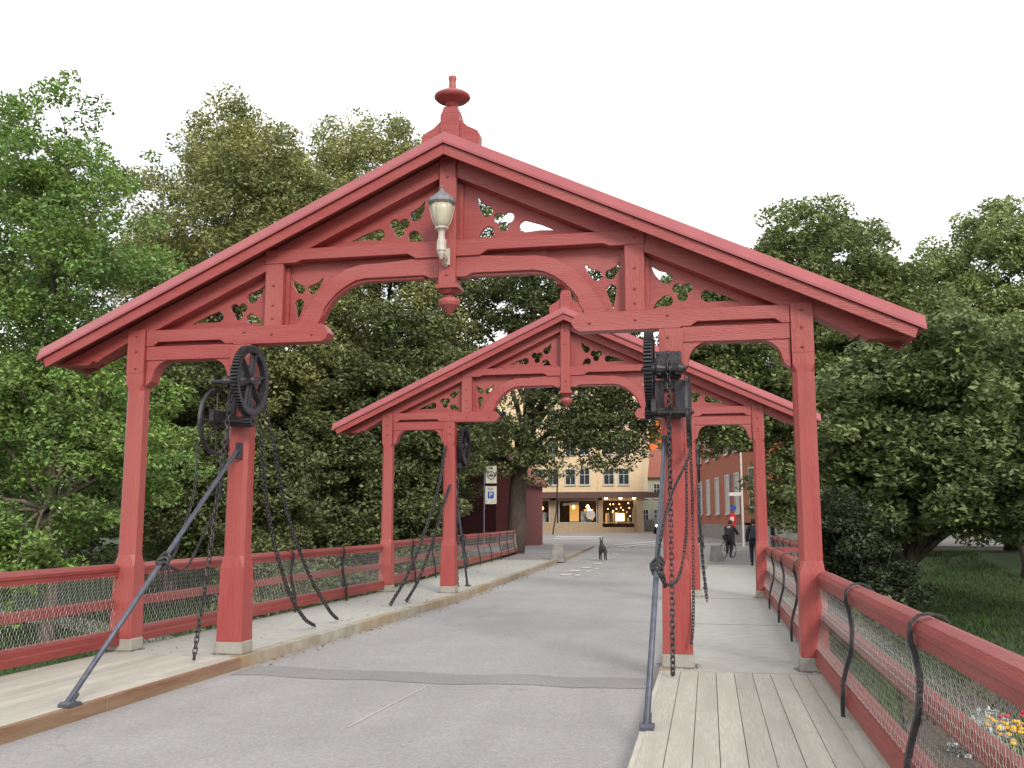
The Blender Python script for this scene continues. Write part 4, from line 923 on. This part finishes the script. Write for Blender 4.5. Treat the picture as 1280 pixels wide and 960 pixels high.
# window displays
for q in ((4.1, 5.0, 1.0, 1.2, 1.1, 2.75), (5.5, 6.4, 1.3, 1.5, 1.2, 2.3), (.2, .8, 1.0, 1.1, 1.5, 2.3)): MB().box(*q).build('glowing_display', WARMD, YB)
for q in ((5.25, 6.3, .7, .8, 1.0, 2.1), (.6, 1.8, .7, .9, 1.0, 1.5), (1.3, 1.9, .8, .9, 1.5, 2.0)): MB().box(*q).build('pale_display', DISPW, YB)
b = MB(); b.lathe((6.3, .15, 1.75), [(.45, 0), (.45, .03)], 24, 'y')
v = [(3.55, .16, 2.62), (5.1, .16, 2.80), (5.13, .16, 3.02), (3.58, .16, 2.85)]; b.add(v, [(0, 1, 2, 3)]); b.add([(.1, .16, 2.65), (1.2, .16, 2.72), (1.2, .16, 2.95), (.1, .16, 2.88)], [(0, 1, 2, 3)]); b.build('window_notice', WHITE, YB)
random.seed(3)
for k in range(16):
    MB().lathe((random.uniform(7.6, 10.4), random.uniform(1, 2.8), random.uniform(1.4, 3.0)), [(.02, -.07), (.075, 0), (.02, .07)], 8).build('shop_lamp', WARM, YB)
for x, z in ((.25, 2.1), (1.2, 2.0), (1.35, 2.4), (4.5, 2.5), (5.9, 2.55), (6.1, 2.2)): MB().lathe((x, 1.0, z), [(.03, -.2), (.17, 0), (.03, .2)], 8).build('shop_lamp', WARMB if x > 5 else WARM, YB)
for k in range(12):
    x = 7.6+k*.24; MB().box(x, x+.16, 1.5, 1.9, .9, 1.1+random.random()*1.3).build('display_item', random.choice([DISPW, WARMD, BROWN]), YB)
b = MB(); b.box(8.7, 9.5, .8, 1.0, 1.15, 1.9); b.build('glowing_crate', WARM, YB)  # no lamp: the crate's lit look comes from its own emission
for x in (7.9, 9.3, 10.6): MB().lathe((x-.0, -.6, 3.36), [(.15, -.09), (.15, .08)], 10).build('canopy_lamp', WARMB, YB)
# --- grey green house and orange house behind
GH = empty('clapboard_house', (-4.4, 104, .3), 'pale green-grey house with red tiled roof right of the yellow building', 'building')
b = MB(); b.box(0, 5.0, 0, 10, 0, 6.0); b.build('wall', PALEG, GH); b = MB(); b.add([(-.3, -.4, 5.6), (5.4, -.4, 6.6), (5.4, 5, 10.2), (-.3, 5, 7.6), ], [(0, 1, 2, 3)]); 
b = MB(); b.prism([(-.5, 5.7), (10.5, 5.7), (5, 9.0)], -.3, 5.4, 'yz'); b.build('roof', ROOFT, GH)
for x in (.9, 2.1, 3.3): win(GH, x, 3.6, .55, 1.4, 0); win(GH, x, 1.0, .55, 1.3, 0)
b = MB(); b.box(.6, 1.7, -.9, -.05, -.1, 1.3); b.build('basement_hatch', STONE, GH)
OH = empty('orange_house', (-6.0, 124, .3), 'bright orange gabled house rising behind the green-grey house', 'building')
b = MB(); b.prism([(0, 0), (9, 0), (9, 14.5), (4.6, 15.6), (0, 11.2)], 0, 9); b.build('wall', ORANGE, OH)
b = MB(); b.prism([(-.3, 11.0), (0, 11.2), (4.6, 15.6), (9.3, 14.5), (9.3, 14.8), (4.6, 16.0), (-.5, 11.2)], -.4, 9.2); b.build('roof', SLATE, OH)
# --- red shed left
RS = empty('red_shed', (-12.2, 56, -.15), 'small red boarded house with dark window behind the big tree trunk', 'building')
b = MB(); b.box(0, 3.0, 0, 6, 0, 4.2); b.build('side_wall', DKRED_SHADE, RS)
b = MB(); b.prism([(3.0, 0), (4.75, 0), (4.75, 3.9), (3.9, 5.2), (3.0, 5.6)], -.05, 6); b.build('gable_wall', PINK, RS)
b = MB(); b.add([(-.4, -.4, 4.1), (3.4, -.4, 5.75), (3.4, 6.2, 5.75), (-.4, 6.2, 4.1), (-.4, -.4, 4.3), (3.4, -.4, 6.0), (3.4, 6.2, 6.0), (-.4, 6.2, 4.3)], [(0, 3, 2, 1), (4, 5, 6, 7), (0, 1, 5, 4), (1, 2, 6, 5), (2, 3, 7, 6), (3, 0, 4, 7)])
b.add([(3.3, -.4, 5.75), (5.0, -.4, 3.75), (5.0, 6.2, 3.75), (3.3, 6.2, 5.75), (3.3, -.4, 6.0), (5.1, -.4, 3.95), (5.1, 6.2, 3.95), (3.3, 6.2, 6.0)], [(0, 3, 2, 1), (4, 5, 6, 7), (0, 1, 5, 4), (1, 2, 6, 5), (2, 3, 7, 6), (3, 0, 4, 7)]); b.build('roof', ROOFT, RS)
win(RS, 4.15, 1.9, .50, 1.15, -.05, frame=BLACK, bars=False, fw_=.06)
b = MB(); b.box(4.60, 4.78, -.10, -.051, 0, 3.9); b.build('corner_board', DKRED_SHADE, RS)
# --- brick building right
ang = math.atan2(60-88, 6.4-1.9)
BB = empty('brick_building', (1.9, 88, .2), 'long red brick building with tall white windows and stone plinth on the right', 'building', rz=math.atan2(-28, 4.6))
Lb = math.hypot(28, 4.6)
b = MB(); b.box(0, Lb-7, 0, 9, .85, 10.5); b.build('wall', BRICK, BB); b = MB(); b.box(Lb-7, Lb, -.15, 9, 1.2, 10.5); b.build('corner_wall', BRICK2, BB)
b = MB(); b.box(0, Lb+.03, -.2, 9.05, -.6, 1.02); b.build('plinth', STONE, BB)
for x in (3.2, 7.2, 11.4, 15.6, 19.2): 
    for z in (1.9, 6.2): win(BB, x, z, 1.5, 2.6, 0, glass=WFRAME if z < 5 else GLASSD, fw_=.12)
for z in (2.2, 6.2): win(BB, Lb-3.4, z, 1.6, 2.4, -.15, fw_=.12)
b = MB(); b.prism([(-.5, 10.4), (9.6, 10.4), (4.5, 14)], -.3, Lb+.3, 'yz'); b.build('roof', SLATE, BB)
BC = empty('brick_wing', (6.55, 60.2, 0), 'orange-brown brick wing with white windows seen through the chestnut leaves', 'building')
b = MB(); b.box(0, 19, 0, 10, .9, 8.6); b.build('wall', BRICK2, BC); b = MB(); b.box(-.05, 19.1, -.08, 10, -.8, .92); b.build('plinth', STONE, BC)
for k in range(8): win(BC, 1.2+k*2.3, 2.2, 1.0, 2.2, 0); win(BC, 1.2+k*2.3, 5.6, 1.0, 1.9, 0)
b = MB(); b.prism([(-.5, 8.5), (10.6, 8.5), (5, 12)], -.3, 19.3, 'yz'); b.build('roof', ROOFT, BC)
BC.location = (8.2, 81, .1)
WH = empty('white_house', (27.5, 92, .1), 'white house glimpsed through the leaves at the right edge', 'building')
b = MB(); b.box(0, 9, 0, 8, 0, 6.0); b.build('wall', WHITE, WH); b = MB(); b.prism([(-.4, 5.9), (8.4, 5.9), (4, 9)], -.3, 9.3, 'yz'); b.build('roof', ROOFT, WH)
for k in range(4): win(WH, 1.2+k*2.1, 1.2, .9, 1.5, 0); win(WH, 1.2+k*2.1, 3.9, .9, 1.4, 0)
# low stone wall across the street, right
sw = MB(); sw.box(0, 16, 0, .5, -.5, 1.5); tag(sw.build('stone_wall', STONE, loc=(10, 80, 0)), 'low grey stone wall across the street beyond the lawn', 'wall')
# --- building far left behind the trees
LB = empty('left_apartment_block', (-41, 76, 0), 'yellow block with grey slate roof hidden behind the left trees', 'building')
b = MB(); b.box(0, 23, 0, 10, -1, 13.4); b.build('wall', YELLOW, LB); b = MB(); b.prism([(-.4, 13.3), (10.4, 13.3), (9, 15.4), (1.6, 15.4)], -.4, 23.4, 'yz'); b.build('roof', SLATE, LB)
for k in range(7):
    for z in (2.6, 5.6, 8.6, 11.4): win(LB, 1.6+k*3.2, z, 1.1, 1.5, 0)
# parked car far behind the right post
def car(loc, rz, label):
    r_ = empty('parked_car', loc, label, 'car', rz=rz); body = mat('dark_car_paint', (.03, .03, .035, 1), None, 4, .25)
    b = MB(); prof = [(-2.1, .35), (-2.15, .7), (-1.9, .95), (-1.2, 1.02), (-.6, 1.42), (.8, 1.45), (1.5, 1.05), (2.05, .95), (2.1, .4)]
    b.prism(prof, -.85, .85, 'yz'); b.build('body', body, r_, bevel=.06)
    b = MB(); b.add([(-.68, -1.22, 1.04), (.68, -1.22, 1.04), (.6, -.66, 1.40), (-.6, -.66, 1.40)], [(0, 1, 2, 3)]); b.v = [(x, y-.02, z+.015) for x, y, z in b.v]; b.build('windscreen', GLASSD, r_)
    for sx in (-1, 1):
        MB().lathe((sx*.62, -2.12, .72), [(.10, -.04), (.10, .02)], 10, 'y').build('headlight', HEADL, r_)
        for yy in (-1.35, 1.3): MB().lathe((sx*.8, yy, .33), [(.33, -.1), (.33, .1)], 16, 'x').build('wheel', RUBBER, r_)
car((-1.0, 90, .33), R(2), 'dark car with lit headlights far down the street behind the right post')
car((1.25, 89, .31), R(-1), 'dark car with lit headlights beside the brick building')
# ================================================================ VEGETATION
def leaf_arrays(cent, size, upb=.5, droop=0):
    n = len(cent); nm = rng.normal(size=(n, 3)); nm[:, 2] = np.abs(nm[:, 2])+upb; nm /= np.linalg.norm(nm, axis=1)[:, None]
    a = rng.normal(size=(n, 3)); a[:, 2] -= droop; a -= nm*(a*nm).sum(1)[:, None]; a /= np.linalg.norm(a, axis=1)[:, None]; c = np.cross(nm, a)
    sz = size*rng.uniform(.6, 1.3, n)[:, None]
    p = np.stack([cent-a*sz*.5, cent+c*sz*.27-nm*sz*.06, cent+a*sz*.55, cent-c*sz*.27-nm*sz*.06], 1)
    return p
def leaf_mesh(name, p, m, parent=None):
    n = len(p); me = bpy.data.meshes.new(name); me.vertices.add(4*n); me.vertices.foreach_set('co', p.reshape(-1).astype(np.float32))
    me.loops.add(4*n); me.loops.foreach_set('vertex_index', np.arange(4*n, dtype=np.int32)); me.polygons.add(n)
    me.polygons.foreach_set('loop_start', np.arange(0, 4*n, 4, dtype=np.int32))
    try: me.polygons.foreach_set('loop_total', np.full(n, 4, dtype=np.int32))
    except Exception: pass
    me.update(calc_edges=True); mats = m if isinstance(m, list) else [m]
    for x in mats: me.materials.append(x)
    if len(mats) > 1:
        idx = rng.choice(len(mats), size=n, p=[.82]+[.18/(len(mats)-1)]*(len(mats)-1)).astype(np.int32); me.polygons.foreach_set('material_index', idx)
    o = bpy.data.objects.new(name, me); COL.objects.link(o)
    if parent: o.parent = parent
    return o
def tree(name, base, ells, nclump, nleaf, size, m, label, group=None, trunk_r=.3, bark=BARK, th=None, clump_r=(.7, 1.3), lean=(0, 0), upb=.6, limbs=14, flat=.55, fill=.62):
    """ells: list of (cx,cy,cz,rx,ry,rz,weight) in world coordinates"""
    bx, by, bz = base; root = empty(name, base, label, 'tree', group)
    E = np.array(ells, float); wgt = E[:, 6]/E[:, 6].sum(); C = []; 
    for i in rng.choice(len(E), size=nclump, p=wgt):
        d = rng.normal(size=3); d /= np.linalg.norm(d); r_ = rng.uniform(fill, 1.0)**.8*(1.0+(.16 if rng.random() < .14 else 0))
        C.append(E[i, :3]+d*E[i, 3:6]*r_)
    C = np.array(C); C = C[C[:, 2] > bz+.6]
    pts = []
    for c in C:
        r_ = rng.uniform(*clump_r); n = int(nleaf*(r_/np.mean(clump_r))**1.6)
        d = rng.normal(size=(n, 3)); d /= np.linalg.norm(d, axis=1)[:, None]; rad = rng.uniform(.35, 1.0, n)[:, None]**.6
        q = c+d*rad*np.array([r_, r_, r_*flat]); q[:, 2] -= .12*((q[:, 0]-c[0])**2+(q[:, 1]-c[1])**2)/r_
        pts.append(q)
    P = np.concatenate(pts)-np.array(base)
    leaf_mesh('crown', leaf_arrays(P, size, upb, .3), m, root)
    top = E[:, 2].max()+E[np.argmax(E[:, 2]), 5]*.1-bz; th = th or top
    ct = E[:, :3].mean(0)-np.array(base)
    tr = MB(); N = 9; tp = []
    for i in range(N):
        t = i/(N-1); tp.append(Vector((ct[0]*t**1.3+lean[0]*math.sin(t*3.1)+.12*math.sin(i*1.9), ct[1]*t**1.3+lean[1]*t, -.4+(th+.4)*t)))
    tr.tube(tp, [trunk_r*(1.25 if i == 0 else 1)*(1-.82*(i/(N-1))) for i in range(N)], 10)
    ids = rng.choice(len(C), size=min(limbs, len(C)), replace=False)
    for i in ids:
        e = Vector(C[i]-np.array(base)); t = max(.3, min(.92, (e.z/th)*rng.uniform(.45, .8))); k = min(N-2, int(t*(N-1))); s0 = tp[k].lerp(tp[k+1], t*(N-1)-k)
        mid = s0.lerp(e, .5)+Vector((rng.normal()*.15, rng.normal()*.15, .25+.1*(e-s0).length)); r0 = trunk_r*(1-.82*t)*.5
        tr.tube([s0, s0.lerp(mid, .5)+Vector((0, 0, .1)), mid, mid.lerp(e, .6), e], [r0, r0*.75, r0*.55, r0*.32, r0*.12], 6)
        for q in range(3):
            a0 = mid.lerp(e, rng.uniform(.1, .8)); a1 = a0+Vector(rng.normal(size=3)*.7)+Vector((0, 0, .3)); tr.tube([a0, a0.lerp(a1, .5)+Vector((0, 0, .08)), a1], [r0*.25, r0*.15, r0*.05], 5)
    tr.build('trunk', bark, root, smooth=True, recalc=False)
    return root
TG = 'tall trees around the bridge'
tree('ash_tree', (-15.5, 25, -2.1), [(-16.3, 25, 11.6, 2.6, 2.8, 3.3, 1), (-14.8, 25, 9.2, 2.7, 2.6, 2.8, .8), (-16.4, 25, 5.6, 2.9, 2.6, 3.2, 1.1), (-14.0, 25.5, 3.8, 2.5, 2, 2.8, .9), (-17, 24, 1.0, 2.8, 2, 2.0, .7)], 520, 170, .15, [LF_BRIGHT, LF_PALE], 'bright green ash tree with forked trunk at left edge', TG, .22, BARKL, limbs=40, clump_r=(.35, .85), fill=.15)
tree('ash_tree', (-21.5, 28, -2.1), [(-21.5, 28, 11, 3.8, 3, 5, 1), (-21, 27, 4, 3.6, 3, 4.0, .9)], 400, 200, .17, [LF_BRIGHT, LF_MID], 'bright green tree cut off by the left border of the photo', TG, .3, BARKL, limbs=24, clump_r=(.4, 1.0), fill=.2)
tree('elm_tree', (-17.8, 40, -1.6), [(-19.4, 40, 14.6, 4.4, 4, 4.6, 1.0), (-17.0, 40, 16.0, 3.4, 3.4, 3.8, .8), (-17.5, 40, 9, 5.4, 4, 5.0, 1.1), (-21.8, 40, 11.5, 3, 3, 4.2, .6), (-18.8, 40, 19.4, 1.6, 1.6, 2.0, .18), (-15.0, 41, 14.4, 3.0, 3, 4.2, .7)], 760, 210, .18, [LF_YOL, LF_OLIVE, LF_OLIVE], 'tall olive green tree left of the near gateway roof', TG, .45, limbs=24, clump_r=(.5, 1.15), fill=.5, flat=.7)
tree('elm_tree', (-13.0, 45, -.6), [(-13.3, 45, 17.2, 3.7, 3.6, 4.9, 1.1), (-12.2, 45, 11.5, 4.8, 4, 4.8, 1)], 520, 200, .18, [LF_YOL, LF_OLIVE], 'yellowing tree rising just left of the roof ridge', TG, .45, limbs=20, clump_r=(.5, 1.15), fill=.45, flat=.7)
tree('lime_tree', (-12.5, 41, -.9), [(-13, 41, 5.8, 4.4, 3, 4.6, 1), (-9.8, 41, 6.6, 3.6, 3, 4.4, .9), (-11.5, 40, 2.0, 4.2, 2.4, 2.8, .8)], 620, 240, .20, [LF_DARK, LF_MID], 'dark dense tree behind the left posts of the near gateway', TG, .45, limbs=16, clump_r=(.45, 1.05), fill=.45)
tree('lime_tree', (-17.8, 35, -1.6), [(-17.6, 35, 4.8, 3.0, 2.4, 4.6, 1), (-15.0, 35.5, 2.2, 3.2, 2, 3.2, .9)], 380, 220, .19, [LF_DARK, LF_MID], 'dark green tree behind near outer left post', TG, .3, limbs=12, clump_r=(.4, 1.0), fill=.4)
tree('lime_tree', (-6.3, 46, -.15), [(-7.6, 46, 13.4, 4.3, 4, 4.6, 1.1), (-9.9, 46, 8.2, 4.4, 3.5, 4.4, 1.0), (-4.4, 46, 12.2, 3.2, 3.5, 3.6, .8), (-3.0, 45.5, 9.4, 3.2, 3.2, 3.2, .8), (-3.2, 44.8, 6.2, 3.9, 1.8, 2.7, .48), (-1.2, 45, 8.6, 2.4, 2.2, 3.4, .32), (-1.4, 46, 12.4, 2.7, 2.4, 2.8, .40), (-1.2, 44.8, 5.8, 2.0, 1.6, 2.0, .3), (-5.0, 44.6, 4.9, 2.2, 1.5, 1.5, .16), (-10.4, 46, 3.8, 3.0, 2.4, 2.6, .6), (-8.6, 44.5, 5.0, 2.6, 1.3, 2.0, .35)], 980, 120, .19, [LF_DARK, LF_MID], 'large lime tree with thick leaning trunk before the yellow house', TG, .50, limbs=16, clump_r=(.3, .95), lean=(.35, 0), fill=.1, flat=.5)
tree('maple_tree', (8.6, 43, -.6), [(7.8, 43, 12.2, 3.9, 3.2, 3.3, 1.1), (7.3, 43, 8.2, 4.4, 3.2, 3.6, 1.2), (10.9, 43, 9.8, 2.8, 2.4, 3.2, .7), (4.0, 42.6, 6.6, 2.8, 2.2, 2.2, .6), (3.4, 43, 10.0, 2.5, 2.2, 2.6, .5), (2.8, 43, 11.4, 1.9, 2, 1.8, .25), (9.0, 43, 3.6, 4.6, 2.6, 3.2, 1)], 900, 220, .20, [LF_MID, LF_OLIVE], 'tall maple tree rising above the right half of the roof', TG, .4, limbs=26, clump_r=(.45, 1.05), fill=.35, flat=.6)
tree('willow_tree', (19.2, 58, -.8), [(19.6, 58, 14.6, 4.8, 3.6, 5.0, 1.2), (17.2, 58, 10.6, 3.2, 3, 4.0, .7), (22.8, 58, 9.8, 4, 3.6, 4.6, .8), (20, 57, 4, 5.5, 3, 3.4, .9)], 620, 250, .25, [LF_PALE, LF_YOL], 'pale green airy tree at the right edge farther back', TG, .5, limbs=20, clump_r=(.55, 1.25), fill=.4, flat=.7)
tree('chestnut_tree', (8.2, 31.5, -1.6), [(9.6, 31, 4.6, 3.2, 2.6, 3.4, 1), (12.6, 31.5, 4.4, 3.0, 2.4, 2.8, .9), (7.6, 31.5, 2.8, 1.8, 2.2, 2.8, .6), (11.6, 29.8, 2.5, 3.4, 1.7, 1.4, .7), (15.0, 31, 4.0, 2.4, 2.2, 3.0, .6)], 800, 170, .22, [LF_CHEST, LF_MID], 'broad chestnut tree with low drooping leaves right of the near gateway', TG, .3, limbs=20, clump_r=(.4, .9), upb=.9, fill=.35, flat=.55)
tree('maple_tree', (15.8, 44, -1), [(14.4, 44, 7.4, 3.0, 2.4, 3.6, 1), (17.4, 44, 6.0, 3, 2.4, 4.0, .9)], 380, 230, .21, [LF_PALE, LF_MID], 'yellow green tree between the chestnut and the pale tree', TG, .3, limbs=14, clump_r=(.45, 1.0), fill=.4)
tree('yew_bush', (7.3, 28.3, -1.5), [(7.3, 28.3, .1, 1.35, 1.2, 1.9, 1), (6.6, 28.3, 1.0, .8, .9, 1.4, .4), (8.0, 28.0, -.9, .9, .8, .8, .3)], 150, 200, .13, LF_YEW, 'dark conical bush below the chestnut beside the right railing', TG, .2, limbs=12, clump_r=(.2, .55), fill=.2)
tree('background_tree', (-27, 54, -.6), [(-27, 54, 8.5, 6, 4, 8.5, 1), (-20.5, 54, 7, 5, 3, 7, .9)], 430, 230, .28, [LF_DARK, LF_OLIVE], 'dim tree far behind the ash at left', TG, .5, limbs=12, clump_r=(.7, 1.4), fill=.3)
tree('background_tree', (-30, 46, -1), [(-30, 46, 5, 6, 3, 6, 1), (-24, 46, 3.5, 5, 3, 4.5, .9)], 380, 230, .26, [LF_MID, LF_OLIVE], 'spreading tree low behind the two ash trees', TG, .4, limbs=10, clump_r=(.6, 1.3), fill=.3)
tree('background_tree', (-13.5, 58, -.3), [(-14, 58, 5, 5, 3, 5, 1), (-15, 58, 9, 4, 3, 4, .5)], 330, 230, .26, [LF_DARK, LF_MID], 'dim tree behind the dense dark limes left of the red shed', TG, .4, limbs=10, clump_r=(.6, 1.3), fill=.3)
tree('background_tree', (25, 44, -.8), [(23.5, 44, 5, 5.5, 4, 6, 1)], 250, 240, .26, [LF_DARK, LF_MID], 'dark tree low at the right border behind the chestnut', TG, .45, limbs=12, clump_r=(.6, 1.3), fill=.3)
# low shrubs on the left bank
def shrub(x, y, z, r_, h, m, label, name='shrub'):
    n = int(900*r_*h); d = rng.normal(size=(n, 3)); d /= np.linalg.norm(d, axis=1)[:, None]; q = d*rng.uniform(.3, 1.0, n)[:, None]**.6*np.array([r_, r_*.8, h/2]); q[:, 2] += h/2
    q += .12*np.sin(q*5.0); o = leaf_mesh(name, leaf_arrays(q, .13, .4), m); o.location = (x, y, z); tag(o, label, 'shrub', 'low shrubs on the river bank')
for i, (x, y, r_, h, lb) in enumerate([(-9.2, 30.5, 2.0, 2.6, 'dark shrub behind the left railing between near posts'), (-12.6, 33.5, 2.2, 2.8, 'dark shrub left of the path under the lime tree'), (-7.6, 36.5, 1.7, 2.6, 'dark shrub behind the far gateway left outer post'),
        (-6.8, 30.0, 1.3, 2.0, 'small dark shrub close behind the left railing'), (-19.5, 37, 2.4, 2.6, 'wide dark shrub behind the ash trunk'), (-9.6, 25.0, 1.4, 1.6, 'low shrub under the railing near the path end'), (6.9, 24.5, .9, 1.4, 'small dark shrub beside the right railing past the yew'), (6.6, 36, 1.2, 2.4, 'dark shrub behind the far right rail')]):
    shrub(x, y, ground_h(x, y)-.1, r_, h, LF_DARK, lb)
# flower bed bottom right
bed = MB(); ribbon(bed, [(6.2, 9), (6.6, 13), (7.2, 17), (7.8, 20.5)], 2.4, .05); tag(bed.build('flower_bed_soil', SOIL, recalc=False), kind='structure')
for k, (x, y, s_) in enumerate([(6.65, 14.9, .36), (6.95, 15.8, .36), (6.35, 14.2, .34)]):
    n = 500; d = rng.normal(size=(n, 3)); d[:, 2] = np.abs(d[:, 2]); d /= np.linalg.norm(d, axis=1)[:, None]; q = d*rng.uniform(.4, 1, n)[:, None]*s_
    o = leaf_mesh('silver_plant', leaf_arrays(q, .09, .3), SILVER); o.location = (x, y, -1.48); tag(o, ['largest silvery plant in the flower bed', 'farther silvery plant in the flower bed', 'nearer silvery plant in the flower bed'][k], 'plant', 'silvery bedding plants')
def flowers(x, y, m, nm, lb, n=26):
    r_ = empty(nm, (x, y, -1.46), lb, 'flowers'); d = rng.normal(size=(260, 3))*np.array([.22, .22, .07]); d[:, 2] = np.abs(d[:, 2]); leaf_mesh('foliage', leaf_arrays(d, .09, .4), LF_MID, r_)
    b = MB()
    for k in range(n):
        p = rng.normal(size=2)*.22; b.lathe((p[0], p[1], .20+rng.random()*.08), [(.012, -.02), (.045, .0), (.04, .02), (.01, .032)], 7)
    b.build('blossoms', m, r_)
flowers(7.15, 15.0, YFLOW, 'yellow_flowers', 'yellow flowers at the bottom right behind the wire netting'); flowers(7.5, 15.6, RFLOW, 'red_flowers', 'red flowers beside the yellow ones at the right edge', 18)
flowers(7.1, 14.3, YFLOW, 'yellow_flowers', 'nearer clump of yellow flowers at the bottom right corner', 20)
# fallen leaves along kerbs
n = 1500; yy = rng.uniform(10.9, 48, n); side = rng.random(n) < .75
xx = np.where(side, np.array([kl(v) for v in yy])+np.abs(rng.normal(size=n))*.10+.02, np.array([kl(v) for v in yy])-rng.random(n)*1.4)
far = rng.random(n) < .35; yy2 = np.where(far, rng.uniform(30, 56, n), yy); xx = np.where(far, rng.uniform(-5.0, 3, n), xx)
klv = np.array([kl(v) for v in yy2]); krv = np.array([kr(v) for v in yy2]); zz = np.where((xx > klv) & (xx < krv), np.array([street_z(v) for v in yy2])+.012, np.array([max(0, street_z(v)+.13) for v in yy2])+.014)
zz = np.where((xx <= klv) & (xx > klv-.02), zz+.01, zz)
o = leaf_mesh('fallen_leaves', leaf_arrays(np.stack([xx, yy2, zz], 1), .055, 4), DEADL); tag(o, 'scattered brown fallen leaves along the left kerb', 'fallen leaves', kind='stuff')
mo = []  # dark moss and grit flecks that also paint contact shade at the footings
for (px_, py_, hx, hy) in [(s_*2.65, 11+k*9.97+.14, .18, .17) for s_ in (-1, 1) for k in (0, 1)]+[(s_*4.095, 11+k*9.97+.12, .16, .155) for s_ in (-1, 1) for k in (0, 1)]:
    for q in range(170):
        t = rng.uniform(-1, 1); e_ = rng.integers(4); o_ = abs(rng.normal())*.025+.004
        x_, y_ = ((t*hx, -hy-o_), (t*hx, hy+o_), (-hx-o_, t*hy), (hx+o_, t*hy))[e_]
        mo.append((px_+x_, py_+y_, .006))
o = leaf_mesh('moss', leaf_arrays(np.array(mo), .022, 2.5), mat('moss_grit_and_contact_shade', (.09, .085, .04, 1), (.12, .10, .07, 1), 9, .95, island=.4)); tag(o, 'thin dark moss and grit, with contact shade painted in, round the post footings', 'moss', kind='stuff')
# grass tufts on the visible lawns
n = 60000; gx = np.concatenate([rng.uniform(5.6, 16, n//2), rng.uniform(-20, -5.6, n//2)]); gy = np.concatenate([rng.uniform(16, 55, n//2), rng.uniform(14, 42, n//2)])
gz = np.array([ground_h(a, c) for a, c in zip(gx, gy)])+.02
nm = rng.normal(size=(n, 3)); a = np.stack([rng.normal(size=n)*.35, rng.normal(size=n)*.35, np.ones(n)], 1); c = np.cross(a, nm); c /= np.linalg.norm(c, axis=1)[:, None]
cent = np.stack([gx, gy, gz], 1); h = rng.uniform(.05, .13, n)[:, None]
p = np.stack([cent-c*.02, cent+c*.02, cent+a*h+c*.012, cent+a*h-c*.004], 1)
o = leaf_mesh('grass', p, mat('grass_blades', (.045, .10, .016, 1), (.028, .06, .012, 1), .6, .8, island=.35, transl=.2)); tag(o, 'short green grass on the lawns below the bridge', 'grass', kind='stuff')
